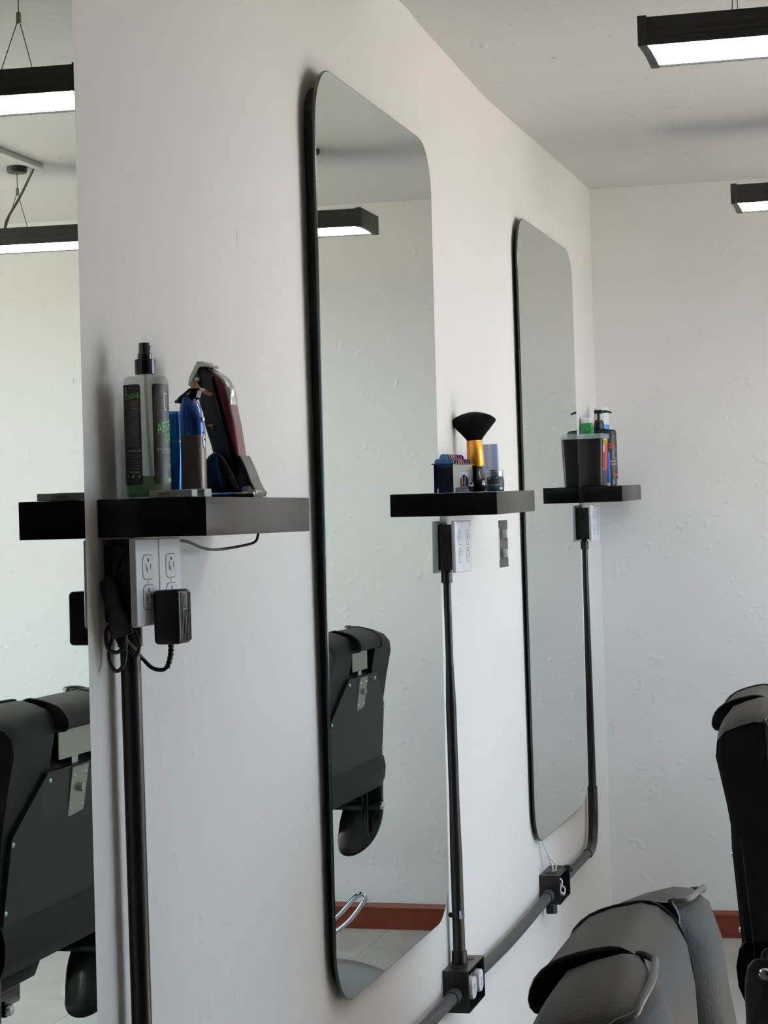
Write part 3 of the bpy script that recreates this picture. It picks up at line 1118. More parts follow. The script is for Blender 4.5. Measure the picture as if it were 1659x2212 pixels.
r = thing('charging_stand', 'glossy black charging stand with silver base under the clipper', 'charger', (bx, by, shelf_z(1, bx, by)))
left = [(652, 1960), (650, 1750), (668, 1590), (735, 1460), (830, 1396), (905, 1410), (985, 1500), (1075, 1660), (1150, 1850), (1180, 1965)]
MB().prism([(p[0], p[1] - .002) for p in z8(left, 3)], 'y', -.030, -.019, bev=.003, seg=3).build('side_cheek', 'black_gloss', r, angle=50)
MB().prism([(p[0], p[1] - .002) for p in z8(left, 3)], 'y', .019, .030, bev=.003, seg=3).build('side_cheek', 'black_gloss', r, angle=50)
mid = [(652, 1965), (655, 1800), (760, 1760), (900, 1780), (1040, 1790), (1130, 1760), (1175, 1480), (1225, 1540), (1290, 1690), (1345, 1850), (1398, 1990), (1180, 1985)]
MB().prism(z8(mid, 3), 'y', -.024, .024, bev=.003, seg=3).build('cradle', 'black_plastic', r, angle=50)
pl = [(1140, 1975), (1190, 1965), (1225, 1915), (1330, 1905), (1365, 1960), (1400, 1965), (1412, 2030), (1140, 2030)]
MB().prism(z8(pl, 2), 'y', -.0252, .0252, bev=.0015).build('front_badge', 'silver_plastic', r, angle=40)
mb = MB().box((640 / 6.636 - 155) / 1517, (1405 / 6.636 - 155) / 1517, -.0305, .0305, .0025, .0085, bev=.0025)
mb.build('base_band', 'chrome', r)
mb = MB().box((650 / 6.636 - 155) / 1517, (1395 / 6.636 - 155) / 1517, -.0295, .0295, .001, .003)
for fx in (-.027, .026):
    mb.box(fx, fx + .008, -.02, .02, 0, .0015)
mb.build('foot_pad', 'rubber', r)

zb = shelf_z(1, bx, by)
r = thing('hair_clipper', 'maroon and black hair clipper with gold lever standing in its charger', 'clipper', (bx, by, zb))
core = [(600, 215), (680, 205), (770, 240), (830, 290), (900, 420), (950, 700), (1000, 1000), (1060, 1300), (1130, 1600), (1110, 1720), (1020, 1735), (930, 1680), (850, 1550), (770, 1420), (735, 1290), (690, 1140), (650, 980), (610, 820), (580, 660), (560, 560), (570, 420), (590, 320)]
MB().prism(z8(core, 3), 'y', -.0185, .0185, bev=.005, seg=4).build('body', 'black_plastic', r, angle=60)
red = [(765, 300), (840, 300), (940, 400), (1010, 520), (1048, 660), (1068, 800), (1108, 1010), (1142, 1250), (1166, 1480), (1172, 1640), (1150, 1700), (1100, 1690), (1040, 1540), (960, 1300), (910, 1050), (850, 850), (800, 620), (765, 420)]
MB().prism(z8(red, 3), 'y', -.0205, .0205, bev=.008, seg=5).build('cover', 'maroon', r, angle=60)
bad = [(772, 290), (830, 278), (930, 350), (1010, 470), (1054, 620), (1062, 740), (1040, 790), (1000, 760), (970, 690), (945, 600), (900, 450), (850, 370)]
bd = MB().prism(z8(bad, 3), 'y', -.0165, .0165, bev=.003, seg=3).build('badge_plate', 'silver_plastic', r, angle=60)
MB().lathe([(.003, 0), (.0062, 0), (.0062, .0008), (.003, .0008)], n=24, sx=1.0, sy=1.5, M4=Matrix.Translation(((1010 / 6.636 - 155) / 1517, -.0168, (312 - 590 / 6.636) / 1517)) @ Matrix.Rotation(PI / 2, 4, 'X')).build('emblem', 'steel', bd)
bl = [(590, 150), (757, 172), (760, 215), (640, 208), (600, 260), (540, 360), (500, 440), (450, 460), (475, 335), (530, 240)]
b_ = MB().prism(z8(bl, 2), 'y', -.0215, .0215, bev=.0008, seg=1).build('blade', 'steel', r, angle=30)
mb = MB()
for k in range(20):
    yy = -.0208 + k * .0021
    mb.box((590 / 6.636 - 155) / 1517 - .0005, (690 / 6.636 - 155) / 1517, yy, yy + .0011, (312 - 150 / 6.636) / 1517 - .001, (312 - 150 / 6.636) / 1517 + .0022)
mb.build('teeth', 'steel', b_, smooth=False)
lv = [(480, 440), (520, 398), (580, 410), (640, 480), (740, 550), (815, 585), (822, 615), (795, 632), (720, 605), (620, 540), (560, 510), (500, 495)]
lo = MB().prism(z8(lv, 2), 'y', -.0245, -.0205, bev=.0012).build('taper_lever', 'gold', r, angle=50)
px_, pz_ = (522 / 6.636 - 155) / 1517, (312 - 450 / 6.636) / 1517
MB().lathe([(.0003, 0), (.0036, 0), (.0034, .0012), (.0003, .0014)], n=18, M4=Matrix.Translation((px_, -.0245, pz_)) @ Matrix.Rotation(PI / 2, 4, 'X')).build('screw', 'crimp', lo)
MB().box((555 / 6.636 - 155) / 1517, (628 / 6.636 - 155) / 1517, -.023, -.018, (312 - 410 / 6.636) / 1517, (312 - 350 / 6.636) / 1517, bev=.0008).build('blade_clip', 'satin_steel', r)
sw = [(715, 1045), (750, 1018), (805, 1018), (812, 1040), (800, 1060), (812, 1095), (790, 1090), (765, 1058)]
MB().prism(z8(sw, 2), 'y', -.0225, -.018, bev=.001).build('switch', 'gold', r, angle=50)

# razor blade boxes
bx, by = .093, 2.607
r = thing('blade_box', 'small pale green blade box lying at the shelf corner', 'box', (bx, by, shelf_z(1, bx, by)), 'blade boxes', (0, 0, .06))
MB().box(-.024, .012, -.013, .013, .0003, .0098, bev=.0007, seg=1).build('carton', 'card_green', r)
MB().box(.012, .033, -.013, .013, .0003, .0098, bev=.0007, seg=1).build('sleeve', 'card_white', r)
MB().box(-.012, .004, -.0134, -.0128, .0035, .0068).build('stain', mat('brown_stain', (142, 134, 110), 0.8), r, smooth=False)
bx, by = .102, 2.664
r = thing('blade_box', 'small white printed blade box behind the pale green one', 'box', (bx, by, shelf_z(1, bx, by)), 'blade boxes', (0, 0, -.05))
MB().box(-.022, .024, -.013, .013, .0003, .0112, bev=.0008, seg=1).build('carton', 'card_white', r)
mb = MB()
for body, sz, zz in (('STAINLESS', .0032, .0083), ('SUPER', .0032, .0036)):
    vs, fs = text_geo(body, sz)
    mb.add([(x + .0165, -.0133, y + zz) for x, y in vs], fs)
    mb.add([(x + .0022 - .012, -.0133, y + zz) for x, y in vs], fs)
mb.box(.0, .0235, -.0133, -.0129, .0057, .0061)
mb.build('lettering', 'print_dark', r, smooth=False)


# ------------------------------------------------------------------ things on the brush shelf
M['smoke'] = mat_clear('smoked_plastic', (40, 43, 52), 0.28, 0.08, (.7, .73, .8, 1))
M['polished'] = mat('polished_plate', (150, 150, 148), 0.16, 0.95)
M['brush_hair'] = mat('black_bristle', (6, 6, 6), 0.85, spec=0.12)
M['ferrule'] = mat('gold_ferrule', (212, 150, 62), 0.34, 0.85, bump=(160, 0.05, 0.0005))
M['teal'] = mat('teal_gel', (10, 78, 98), 0.12, coat=0.5)
M['label_grey'] = mat('jar_label', (52, 56, 66), 0.45)
M['clear_lid'] = mat_clear('clear_screw_lid', (215, 220, 222), 0.45, 0.1)
M['stripe_a'] = mat('pale_blue_print', (158, 176, 210), 0.6)
M['stripe_b'] = mat('pale_grey_print', (206, 202, 208), 0.6)

tx, ty0, ty1 = .051, 4.568, 4.785
tz = shelf_z(2, 0, 4.6) + .0004
slope = SH[2][2]
r = thing('comb_rack', 'small smoked box with arched front holding coloured guard combs', 'rack', (0, ty0, tz), None, (slope, 0, 0))
W_, D_, H_ = tx, ty1 - ty0, .062
MB().box(.003, W_, 0, .0018, 0, H_).build('end_panel', 'smoke', r, smooth=False)
MB().box(.003, W_, D_ - .0018, D_, 0, H_).build('end_panel', 'smoke', r, smooth=False)
MB().box(.003, .0048, .0018, D_ - .0018, 0, H_).build('rear_panel', 'smoke', r, smooth=False)
arch = [(0, 0), (0, H_), (D_, H_), (D_, 0), (D_ - .02, 0), (D_ - .02, .01)]
for k in range(0, 13):
    a = PI * k / 12
    arch.append((D_ * .55 + .052 * math.cos(a), .012 + .028 * math.sin(a)))
arch += [(.02, .01), (.02, 0)]
MB().prism(arch, 'x', W_ - .0018, W_).build('front_panel', 'polished', r, smooth=False)
MB().box(.004, W_ - .002, .002, D_ - .002, .008, .0096).build('floor_plate', 'smoke', r, smooth=False)
fl = [(.001, -.008), (W_ + .004, -.008), (W_ + .004, D_ + .012), (.001, D_ + .012)]
mb = MB()
mb.box(.001, W_ + .004, -.006, .002, H_, H_ + .0022, bev=.0006, seg=1).box(.001, W_ + .004, D_ - .002, D_ + .012, H_, H_ + .0022, bev=.0006, seg=1)
mb.box(W_ - .002, W_ + .004, .002, D_ - .002, H_, H_ + .0022).box(.001, .006, .002, D_ - .002, H_, H_ + .0022)
mb.build('rim', 'black_plastic', r)
mb = MB().tube([(W_ + .002, D_ * .66, .016), (W_ + .006, D_ * .75, .014), (W_ + .006, D_ * .86, .015), (W_ + .002, D_ * .92, .02)], .0025, 8, smooth=4)
mb.build('latch', 'silver_plastic', r)

gcol = [('blue', (74, 118, 172)), ('green', (28, 84, 46)), ('lilac', (104, 92, 178)), ('yellow', (172, 122, 30)), ('orange', (170, 82, 30)), ('navy blue', (36, 40, 122)), ('violet', (84, 46, 140)), ('black', (18, 18, 22))]
outl = [(.0225, .044), (.0225, .052)]
circ = ((0, .0668, .0084), (.0155, .0560, .0088), (-.0155, .0560, .0088))
for k in range(61):
    x = .0243 - .0486 * k / 60
    z = .056
    for xc, zc, rc in circ:
        if abs(x - xc) < rc:
            z = max(z, zc + math.sqrt(rc * rc - (x - xc) ** 2))
    outl.append((x, z))
outl += [(-.0225, .052), (-.0225, .044)]
gmesh = MB().prism(outl, 'y', -.0022, .0022, bev=.0006, seg=1)
for k, (cn, c) in enumerate(gcol):
    gy = ty0 + .013 + k * .026
    gm = mat('guard_' + cn.replace(' ', '_'), c, 0.3)
    where = ' at the near end of the smoked rack' if k == 0 else ' standing in the smoked rack'
    if k == 7:
        where = ' at the far end of the smoked rack'
    g = thing('guard_comb', cn + ' clipper guard comb' + where, 'comb', (.0275, gy, tz + slope * (gy - ty0) + .0105), 'coloured clipper guard combs')
    mb = MB()
    mb.v, mb.f, mb.mi = list(gmesh.v), list(gmesh.f), list(gmesh.mi)
    mb.build('body', gm, g)
    mb = MB()
    for q in range(7):
        mb.box(-.0185 + q * .006, -.0172 + q * .006, -.0022, .0075, .003, .046)
    mb.build('teeth', gm, g)

bx, by = .0515, 4.835
r = thing('neck_brush', 'neck duster brush with flared black bristles, gold collar and black handle', 'brush', (bx, by, shelf_z(2, bx, by)), None, (0, -.035, 0))
MB().lathe([(.001, .0005), (.014, .0008), (.019, .004), (.0225, .012), (.0232, .022), (.0215, .034), (.0185, .045), (.0165, .054), (.0163, .061), (.001, .061)], n=36).build('handle', 'black_gloss', r)
MB().lathe([(.0185, .0605), (.0195, .0595), (.0202, .061), (.0185, .118), (.018, .1195), (.012, .1195)], n=36).build('ferrule', 'ferrule', r)
fan = [(.0165, .118), (.021, .125), (.031, .137), (.043, .15), (.0515, .16), (.0535, .1645), (.0505, .169), (.041, .176), (.027, .1815), (.012, .1845), (.001, .185)]
MB().lathe(fan, n=48, sx=1.0, sy=.62).build('bristle_core', 'brush_hair', r)
random.seed(11)
vs, fs = [], []
for k in range(1500):
    a = random.uniform(0, 2 * PI)
    q = math.sqrt(random.random())
    r0 = .016 * q
    spread = q
    top_r = .0552 * spread * random.uniform(.95, 1.05)
    top_z = .1865 - .0215 * spread ** 2.2 + random.uniform(-.002, .0022)
    pts = []
    for t in (0.15, .45, .75, 1.0):
        rr = r0 + (top_r - r0) * (t ** 1.25)
        zz = .118 + (top_z - .118) * t
        pts.append(Vector((rr * math.cos(a), rr * math.sin(a) * .62, zz)))
    wv = Vector((-math.sin(a), math.cos(a), 0)) * .00042
    o = len(vs)
    for i, p in enumerate(pts):
        w_ = wv * (1 - .7 * i / 3)
        vs += [tuple(p - w_), tuple(p + w_)]
    for i in range(3):
        fs.append((o + 2 * i, o + 2 * i + 1, o + 2 * i + 3, o + 2 * i + 2))
b_ = MB().add(vs, fs).build('bristles', 'brush_hair', r, smooth=False)
b_['kind'] = 'stuff'

bx, by = .079, 4.905
r = thing('gel_jar', 'small teal gel jar with clear screw lid beside the neck brush', 'jar', (bx, by, shelf_z(2, bx, by)))
MB().lathe([(.001, .0004), (.0195, .0005), (.0212, .002), (.0215, .004), (.0213, .031), (.0205, .0335), (.001, .034)], n=40).build('body', 'teal', r)
mb = MB()
prof = [(.0192, .034)]
for k in range(4):
    prof += [(.0205, .0352 + k * .0034), (.0205, .0366 + k * .0034), (.0198, .0374 + k * .0034), (.0198, .0384 + k * .0034)]
prof += [(.0203, .0492), (.0195, .0505), (.001, .0505)]
mb.lathe(prof, n=40)
mb.build('lid', 'silver_plastic', r)
av = math.atan2(-by, CAM.x - bx)
lab = wrap_sheet(.0214, av - .9, av + 1.5, .0095, .027, .001).build('label', 'label_grey', r)
mb = MB()
wrap_text(mb, 'Aroma', .0085, .0214, av + .05, .0155, 1.0, .8, rot=.05)
mb.build('lettering', 'print_white', lab, smooth=False)
mb = MB()
for q in range(3):
    wrap_text(mb, 'STYLING GEL STRONG', .0022, .0214, av + .1, .0252 - q * .0026)
mb.build('small_print', 'print_grey', lab, smooth=False)

bx, by = .0505, 5.0
r = thing('neck_strip_carton', 'pale blue and grey striped carton standing behind the gel jar', 'carton', (bx, by, shelf_z(2, bx, by)))
for x0, x1, m_ in ((-.0215, -.003, 'stripe_a'), (-.003, .006, 'stripe_b'), (.006, .0205, 'stripe_a')):
    rings = []
    for z, k in ((.0004, 1.0), (.113, .93)):
        rings.append([(x0 * k, -.008, z), (x1 * k, -.008, z), (x1 * k, .008, z), (x0 * k, .008, z)])
    MB().loft(rings).build('panel', m_, r, smooth=False)
mb = MB()
for k in range(34):
    z = .006 + k * .003
    mb.box(-.0228 + z * .013, -.0205 + z * .013, -.0075, .0075, z, z + .0014)
mb.build('serrated_edge', 'stripe_a', r, smooth=False)

# ------------------------------------------------------------------ things on the corner shelf
M['tub_black'] = mat('black_tub', (11, 11, 12), 0.35)
M['clear'] = mat_clear('clear_plastic_lid', (205, 214, 220), 0.35, 0.06)
M['yellow'] = mat('yellow_sticker', (226, 196, 30), 0.5)
M['red'] = mat('red_sticker', (172, 40, 36), 0.45)
M['green_plastic'] = mat('green_plastic', (14, 122, 52), 0.3)
M['cap_white'] = mat('white_cap', (222, 226, 224), 0.35)
M['sky_blue'] = mat('bright_blue_plastic', (28, 124, 206), 0.35)
M['royal_blue'] = mat('royal_blue', (40, 84, 190), 0.4)
M['orange_print'] = mat('orange_print', (236, 92, 44), 0.5)
M['pump_label'] = mat('dark_pump_label', (44, 44, 50), 0.4)

bx, by = .0505, 6.70
r = thing('storage_tub', 'square black tub with clear lid and red and yellow sticker', 'tub', (bx, by, shelf_z(3, bx, by)), None, (0, 0, -.1))
rings = []
for z, h_ in ((.0004, .0355), (.002, .0375), (.08, .0405), (.150, .0435)):
    rings.append([(x, y, z) for x, y in rrect(-h_, h_, -h_, h_, .011, 6)])
MB().loft(rings).build('body', 'tub_black', r)
rings = []
for z, h_ in ((.1495, .0455), (.1515, .0462), (.164, .0462), (.1655, .0455)):
    rings.append([(x, y, z) for x, y in rrect(-h_, h_, -h_, h_, .012, 6)])
ld = MB().loft(rings).build('lid', 'clear', r)
mb = MB()
for k in range(7):
    x = -.038 + k * .0127
    mb.box(x - .0006, x + .0006, -.0468, -.0458, .151, .164)
    mb.box(.0458, .0468, x - .0006, x + .0006, .151, .164)
mb.build('lid_rib', 'clear', ld, smooth=False)


def tub_half(z):
    pts = ((0, .0355), (.002, .0375), (.08, .0405), (.15, .0435))
    for (a, ha), (b, hb) in zip(pts, pts[1:]):
        if z <= b:
            return ha + (hb - ha) * (z - a) / (b - a)
    return .0435


def tub_strip(s0, s1, z0, z1, off):
    """patch on the near right rounded corner of the tub; s runs along the wall of the tub"""
    vs, fs = [], []
    nz, ns = 6, 14
    for i in range(nz + 1):
        z = z0 + (z1 - z0) * i / nz
        h_ = tub_half(z)
        for k in range(ns + 1):
            s = s0 + (s1 - s0) * k / ns
            rc = .011
            a = s / rc - PI / 2
            if a < -PI / 2:
                p = (h_ - rc + s, -h_ - off)
            elif a < 0:
                p = (h_ - rc + (rc + off) * math.cos(a), -h_ + rc + (rc + off) * math.sin(a))
            else:
                p = (h_ + off, -h_ + rc + (s - rc * PI / 2))
            vs.append((p[0], p[1], z))
    for i in range(nz):
        for k in range(ns):
            q = i * (ns + 1) + k
            fs.append((q, q + 1, q + ns + 2, q + ns + 1))
    return MB().add(vs, fs)


s_ = tub_strip(.018, .068, .1335, .149, .0004).build('price_sticker', 'yellow', r)
mb = MB()
mb.v, mb.f, mb.mi = [], [], []
for z0, z1 in ((.1405, .1435), (.136, .1392)):
    for k in range(5):
        t = tub_strip(.018 + k * .0095, .025 + k * .0095, z0, z1, .0007)
        mb.add(t.v, t.f)
mb.build('lettering', 'print_dark', s_, smooth=False)
s_ = tub_strip(.018, .066, .05, .133, .0004).build('side_sticker', 'red', r)
tub_strip(.018, .034, .108, .13, .0008).build('emblem', 'print_white', s_)
mb = MB()
for k in range(14):
    t = tub_strip(.02, .02 + .04 * random.uniform(.6, 1), .06 + k * .0034, .0611 + k * .0034, .0007)
    mb.add(t.v, t.f)
mb.build('small_print', mat('dark_red_print', (104, 20, 22), .6), s_, smooth=False)

bx, by = .0222, 6.79
r = thing('green_bottle', 'square-shouldered green bottle with white cap, behind the black tub', 'bottle', (bx, by, shelf_z(3, bx, by)))
rings = []
for z, h_, d_ in ((.0005, .0195, .016), (.003, .0212, .0175), (.186, .0212, .0175), (.192, .0195, .0165), (.1965, .0185, .016), (.203, .0175, .0155)):
    rings.append([(x, y, z) for x, y in selip(h_, d_, 6, 32)])
bo = MB().loft(rings).build('bottle_body', 'green_plastic', r)
rings = []
for z, h_ in ((.2025, .0165), (.2035, .0172), (.2165, .0172), (.2188, .0165)):
    rings.append([(x, y, z) for x, y in selip(h_, h_, 5, 32)])
MB().loft(rings).build('cap', 'cap_white', r)
for k, (za, m_) in enumerate(((.166, 'print_white'), (.174, 'print_grey'))):
    MB().prism([(-.0205, za - .01), (.006, za + .0185), (.0105, za + .0185), (-.0205, za - .0045)], 'y', -.0183, -.017).build('diagonal_stripe', m_, bo, smooth=False)

bx, by = .056, 6.868
r = thing('pump_bottle', 'black-labelled pump bottle with orange print and black pump', 'bottle', (bx, by, shelf_z(3, bx, by)))
rings = []
for z, a_, b_ in ((.0005, .044, .022), (.003, .0475, .025), (.162, .0495, .0265), (.176, .049, .026), (.181, .044, .022), (.183, .018, .016), (.186, .0165, .0155)):
    rings.append([(x, y, z) for x, y in selip(a_, b_, 2.8, 48)])
bo = MB().loft(rings[:3]).build('bottle_body', mat_clear('smoky_bottle', (40, 52, 74), .75, .12), r)
MB().loft(rings[2:]).build('shoulder', 'black_plastic', r)
rings = []
for z in (.022, .152):
    rings.append([(x, y, z) for x, y in selip(.0502, .0272, 2.8, 48)])
lb = MB().loft(rings, cap=False).build('label', 'pump_label', r)


def flat_text(mb, body, size, x0, z, y=-.0279, align='LEFT', sx=1.0, sy=1.0):
    vs, fs = text_geo(body, size, 1, 0, align)
    out = []
    for x, yy in vs:
        X = x0 + x * sx
        t = min(1, abs(X) / .0512)
        Y = -.0282 * (max(0, 1 - t ** 2.8)) ** (1 / 2.8)
        out.append((X, Y - .0002, z + yy * sy))
    mb.add(out, fs)


mb = MB()
flat_text(mb, 'MORE 25%', .021, -.004, .1285, sx=.5, sy=1.0)
flat_text(mb, 'ML', .01, .0415, .0345)
mb.build('lettering', 'orange_print', lb, smooth=False)
mb = MB()
flat_text(mb, 'SHAVE', .0085, .0265, .079, sx=.8)
flat_text(mb, 'CREAM', .007, .0335, .069, sx=.7)
mb.build('lettering', 'print_white', lb, smooth=False)
mb = MB()
em = []
for k in range(20):
    a = 2 * PI * k / 20
    rr = .011 * (1 + .12 * math.cos(5 * a))
    em.append((.0455 + rr * .75 * math.cos(a), .1 + rr * 1.4 * math.sin(a)))
vs = []
for x, z in em:
    t = min(1, abs(x) / .0512)
    vs.append((min(x, .0508), -.0284 * (max(0, 1 - t ** 2.8)) ** (1 / 2.8) - .0002, z))
mb.add(vs, [tuple(range(20))])
mb.build('emblem', 'print_grey', lb, smooth=False)
MB().box(.023, .026, -.0281, -.0268, .026, .066).build('measure_stripe', 'stripe_b', lb, smooth=False)
PO = Matrix.Translation((-.006, 0, 0))
mb = MB().lathe([(.0165, .184), (.0168, .186), (.0165, .2065), (.0145, .208), (.0125, .2085), (.0125, .214), (.005, .2145), (.0045, .236), (.001, .236)], n=30, M4=PO)
mb.build('pump_collar', 'black_plastic', r)
mb = MB().prism(rrect(-.0135, .0135, -.008, .008, .004, 4), 'z', .2345, .2465, bev=.002, M4=PO)
mb.tube([(.008, 0, .2405), (.028, 0, .2405), (.037, 0, .2375), (.042, 0, .2355)], [.0042, .0036, .003, .0028], 10, smooth=3, M4=PO)
mb.build('pump_head', 'black_plastic', r)

bx, by = .047, 6.955
r = thing('spray_can', 'tall white-capped bottle with bright blue body, hindmost on the corner shelf', 'bottle', (bx, by, shelf_z(3, bx, by)))
MB().lathe([(.001, .0005), (.024, .0005), (.0255, .003), (.0255, .199), (.024, .2), (.001, .2)], n=36).build('bottle_body', 'sky_blue', r)
MB().lathe([(.0245, .2), (.0248, .202), (.0235, .252), (.0215, .2565), (.001, .257)], n=36).build('cap', 'cap_white', r)

bx, by = .0885, 6.777
r = thing('blue_tube', 'thin blue and white tube squeezed beside the black tub', 'tube', (bx, by, shelf_z(3, bx, by)))
MB().box(-.005, .0045, -.012, .012, .0095, .108, bev=.002).build('tube_body', 'royal_blue', r)
MB().box(-.004, .0035, -.010, .010, .0004, .0096, bev=.001).build('cap', 'cap_white', r)
MB().box(-.0056, -.003, -.0123, -.0117, .03, .1).build('stripe', 'stripe_b', r, smooth=False)


# ------------------------------------------------------------------ barber chairs
def rear_x(z):
    pts = [(.55, -.248), (.60, -.252), (.70, -.260), (.83, -.271), (.95, -.288), (1.0, -.300), (1.1, -.300)]
    for (a, xa), (b, xb) in zip(pts, pts[1:]):
        if z <= b:
            return xa + (xb - xa) * (z - a) / (b - a)
    return pts[-1][1]


def barber_chair(label):
    r = thing('barber_chair', label, 'chair', (0, 0, 0), 'black barber chairs in a row')
    # --- backrest: padded wings left and right of a notch
    wp = [(rear_x(.60), .60), (rear_x(.70), .70), (rear_x(.83), .83, 0, .06), (rear_x(.92), .92, 0, .42), (rear_x(.97), .97, 0, .74), (-.300, 1.003, 0, .9), (-.297, 1.026, 0, .96), (-.283, 1.041, 0, 1), (-.258, 1.049, 0, 1),
          (-.232, 1.055, .1, 1), (-.218, 1.054, .3, 1), (-.212, 1.042, .65, .98), (-.211, 1.01, .95, .92), (-.206, .96, 1, .66), (-.197, .91, 1, .36), (-.187, .86, 1, .12), (-.176, .78, 1), (-.168, .70, 1), (-.163, .61, 1), (-.17, .595, .5), (-.24, .592)]
    lift = lambda pr: [(p[0], p[1] + .2 * max(0, p[1] - .95)) + tuple(p[2:]) for p in pr]
    wp = lift(wp)
    dome = lambda t: .032 * (1 - math.sqrt(max(0.0, 1 - min(1, max(0, t)) ** 2)))
    for s in (-1, 1):
        yi, yo = .130, .335
        ya, yb = (yi, yo) if s > 0 else (-yo, -yi)
        drop = (lambda t: dome(t * .985)) if s > 0 else (lambda t: dome((1 - t) * .985))
        w_ = pillow(wp, ya, yb, .010, .040, 26, drop).build('wing', 'leather', r, angle=60)
        # piping framing the front panel: up the inner edge, over the top, down the outer edge
        fr = wp[10:19]
        up = [(p[0] + .002, s * (yi + .005), p[1]) for p in reversed(fr)]
        dn = [(p[0] + .002, s * (yo - .005), p[1] - dome(.95) * (p[3] if len(p) > 3 else 0)) for p in fr]
        top = [(-.204 + .012 * math.sin(PI * t), s * (yi + (yo - yi) * t), 1.0736 + .003 * math.sin(PI * t) - dome(t)) for t in (.12, .3, .5, .65, .78, .88)]
        MB().tube(up + top + dn, .0037, 8, smooth=3).build('piping', 'leather_pipe', w_)
        seam = [(rear_x(z) + .012, s * (yo + .0006), z) for z in (.62, .7, .78, .85)]
        MB().tube(seam, .0011, 6, smooth=3).build('seam', 'leather_pipe', w_)
    # --- centre pad
    cp = [(rear_x(.60) + .004, .60), (rear_x(.75) + .004, .75), (rear_x(.92) + .004, .92), (-.27, .944), (-.25, .952), (-.215, .952), (-.2, .945, .6), (-.19, .90, 1), (-.18, .82, 1), (-.17, .72, 1), (-.163, .61, 1), (-.2, .592)]
    pillow(cp, -.142, .142, .008, .03, 10).build('back_pad', 'leather', r, angle=60)
    # --- headrest roll in the notch
    hp = [(-.306, 1.003), (-.318, 1.005), (-.323, 1.014), (-.317, 1.030), (-.300, 1.043), (-.275, 1.051), (-.245, 1.056), (-.228, 1.053, .3), (-.212, 1.042, .7), (-.199, 1.02, 1), (-.192, .985, 1), (-.190, .945, 1), (-.197, .918, .6), (-.21, .910), (-.232, .95), (-.265, .99), (-.288, 1.0)]
    hp = lift(hp)
    h_ = pillow(hp, -.127, .127, .008, .008, 12).build('headrest', 'leather', r, angle=60)
    for yy in (-.122, .122):
        MB().tube([(p[0], yy, p[1]) for p in hp], .0024, 8, closed=True, smooth=2).build('piping', 'leather_pipe', h_)
    MB().box(-.286, -.282, -.085, .085, .951, 1.02, bev=.001, seg=1).build('headrest_plate', 'satin_steel', r)
    MB().box(-.2855, -.2795, -.016, .016, .92, .955, bev=.001, seg=1).build('headrest_post', 'steel', r)
    # --- back panel and its hardware
    po = [(-.162, .936), (.162, .936), (.306, .826), (.324, .66), (-.324, .66), (-.306, .826)]
    fine = []
    for i in range(len(po)):
        a, b = po[i], po[(i + 1) % len(po)]
        for k in range(4):
            fine.append((a[0] + (b[0] - a[0]) * k / 4, a[1] + (b[1] - a[1]) * k / 4))
    pn = MB().prism(fine, 'x', 0, 1, fn=lambda v: Vector((rear_x(v.z) + (.002 if v.x > .5 else -.009), v.y, v.z))).build('back_panel', 'panel', r, angle=25)
    for y, z in ((-.148, .918), (.148, .918), (-.300, .814), (.300, .814), (-.316, .685), (.316, .685)):
        MB().lathe([(.0003, -.0036), (.003, -.0033), (.0055, -.0012), (.006, 0)], n=14, M4=Matrix.Translation((rear_x(z) - .009, y, z)) @ Matrix.Rotation(PI / 2, 4, 'Y')).build('screw', 'zinc', pn)
    bo = [(-.043, .932), (.043, .932), (.041, .838), (.036, .832), (-.036, .832), (-.041, .838)]
    br = MB().prism(bo, 'x', 0, 1, fn=lambda v: Vector((rear_x(v.z) - (.009 if v.x > .5 else .0125), v.y, v.z))).build('bracket_plate', 'satin_steel', r, angle=25)
    for y, z in ((-.031, .915), (.031, .915), (-.031, .848), (.031, .848)):
        MB().lathe([(.0003, -.003), (.003, -.0027), (.005, 0)], n=14, M4=Matrix.Translation((rear_x(z) - .0125, y, z)) @ Matrix.Rotation(PI / 2, 4, 'Y')).build('screw', 'zinc', br)
    MB().lathe([(.0003, -.012), (.008, -.011), (.0095, -.007), (.0095, 0)], n=18, M4=Matrix.Translation((rear_x(.888) - .0125, 0, .888)) @ Matrix.Rotation(PI / 2, 4, 'Y')).build('lock_knob', 'steel', br)
    # --- lower flap across the back
    fp = [(-.258, .668), (-.270, .655), (-.276, .625), (-.273, .59), (-.262, .562), (-.24, .552), (-.20, .556), (-.19, .60), (-.2, .65), (-.23, .665)]
    pillow(fp, -.338, .338, .012, 0, 8).build('lower_flap', 'leather', r, angle=60)
    # --- seat
    sp = [(-.055, .43), (-.068, .46), (-.065, .505), (-.04, .525), (.1, .53), (.28, .53, 0), (.345, .518), (.37, .48), (.365, .44), (.34, .425)]
    se = pillow(sp, -.312, .312, .014, 0, 8).build('seat', 'leather', r, angle=60)
    MB().tube([(-.05, -.3, .522), (.345, -.3, .52), (.345, .3, .52), (-.05, .3, .522)], .004, 8).build('piping', 'leather_pipe', se)
    MB().box(-.045, .33, -.25, .25, .385, .428, bev=.006).build('seat_frame', 'black_metal', r)
    # --- arm panels
    ap = cat2([(-.256, .63), (-.262, .54), (-.258, .455), (-.228, .385), (-.18, .342), (-.135, .333), (-.112, .36), (-.118, .44), (-.138, .52), (-.14, .63), (-.2, .645)], 4)
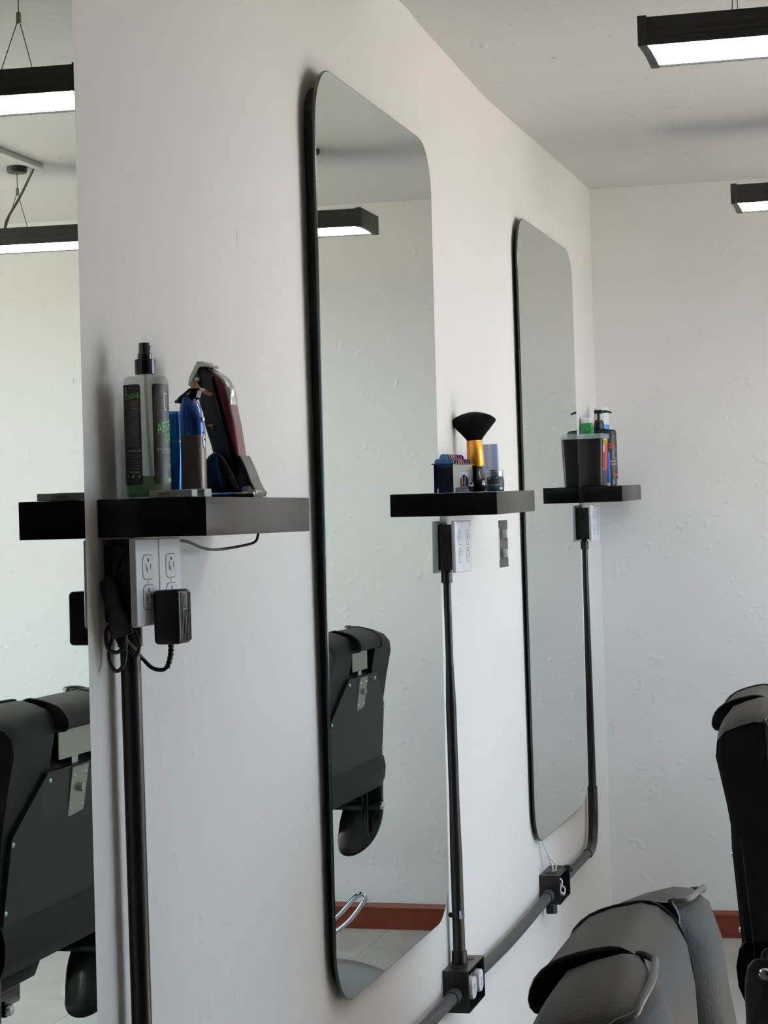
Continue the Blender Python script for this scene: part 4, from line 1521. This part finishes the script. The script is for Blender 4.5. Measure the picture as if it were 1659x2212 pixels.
    for s in (-1, 1):
        a, b = (.326, .349)
        p_ = MB().prism(ap, 'y', s * a, s * b, bev=.006, seg=3).build('side_bracket', 'black_metal', r, angle=50)
        bolt = MB().lathe([(.0003, -.009), (.008, -.0085), (.011, -.005), (.011, 0)], n=16, M4=Matrix.Translation((-.226, s * .349, .616)) @ Matrix.Rotation(PI / 2 * s, 4, 'X'))
        bolt.build('bolt', 'chrome', p_)
        ya, yb = (s * .33, s * .346) if s > 0 else (s * .346, s * .33)
        MB().prism(rrect(-.235, .28, .585, .662, .02, 4), 'y', ya, yb, bev=.004).build('arm_rail', 'black_metal', r, angle=50)
        pp = [(-.12, .66), (-.125, .685), (-.1, .705), (.1, .71), (.26, .705), (.29, .685), (.285, .66)]
        y0, y1 = (s * .312, s * .365) if s > 0 else (s * .365, s * .312)
        pillow(pp, y0, y1, .008, 0, 4).build('arm_pad', 'leather', r, angle=60)
        mb = MB().box(-.262, -.05, s * .305 - .006, s * .305 + .006, .485, .515, bev=.003)
        mb.box(-.225, -.205, s * .29 - .006, s * .29 + .006, .40, .56, bev=.003)
        hg = mb.build('recline_hinge', 'black_metal', r)
        MB().lathe([(.0003, -.012), (.009, -.011), (.012, -.006), (.012, 0)], n=16, M4=Matrix.Translation((-.262, s * .305, .50)) @ Matrix.Rotation(PI / 2, 4, 'Y')).build('bolt', 'chrome', hg)
    # --- base
    MB().lathe([(.001, .0), (.345, 0), (.352, .006), (.35, .014), (.33, .022), (.2, .036), (.09, .05), (.06, .06), (.001, .06)], n=64).build('base_disc', mat_once('satin_base', (150, 154, 158), .3, .9), r)
    MB().lathe([(.052, .055), (.052, .22), (.044, .222), (.044, .388), (.001, .388)], n=32).build('column', 'chrome', r)
    # pump lever behind the column
    lv = [(-.045, -.08, .19), (-.14, -.09, .195), (-.215, -.1, .225), (-.275, -.1, .285), (-.297, -.1, .302), (-.312, -.1, .297), (-.308, -.1, .279), (-.255, -.1, .215), (-.18, -.095, .172), (-.045, -.085, .165)]
    MB().tube(lv, .0075, 10, smooth=5).build('pump_lever', 'chrome', r)
    # footrest in front
    fr = [(.05, -.10, .20), (.35, -.12, .16), (.52, -.13, .14), (.55, -.1, .14), (.55, .1, .14), (.52, .13, .14), (.35, .12, .16), (.05, .10, .20)]
    MB().tube(fr, .012, 10, smooth=5).build('footrest', 'chrome', r)
    return r


_once = {}


def mat_once(name, *a, **k):
    if name not in _once:
        _once[name] = mat(name, *a, **k)
    return _once[name]


chair = barber_chair('black barber chair nearest the camera, only its padded top showing')
c2 = copy_tree(chair)
c2['label'] = 'black barber chair half cut off by the right edge, in front of the middle mirror'
c3 = copy_tree(chair)
c3['label'] = 'farthest black barber chair, its metal-bracketed back reflected in the middle mirror'
CH = [(chair, .976, 2.13, -.072, 0.0), (c2, .977, 4.08, 0.0, 0.0), (c3, .965, 6.25, 0.012, 0.0)]
for o, x, y, dz, rz in CH:
    o.location = (x, y, 0)
    o.rotation_euler = (0, 0, rz)
    # the hydraulic column sets the seat height: everything above the base moves
    for ch in o.children:
        if not ch.name.startswith('base_disc') and not ch.name.startswith('pump_lever'):
            ch.location.z += dz
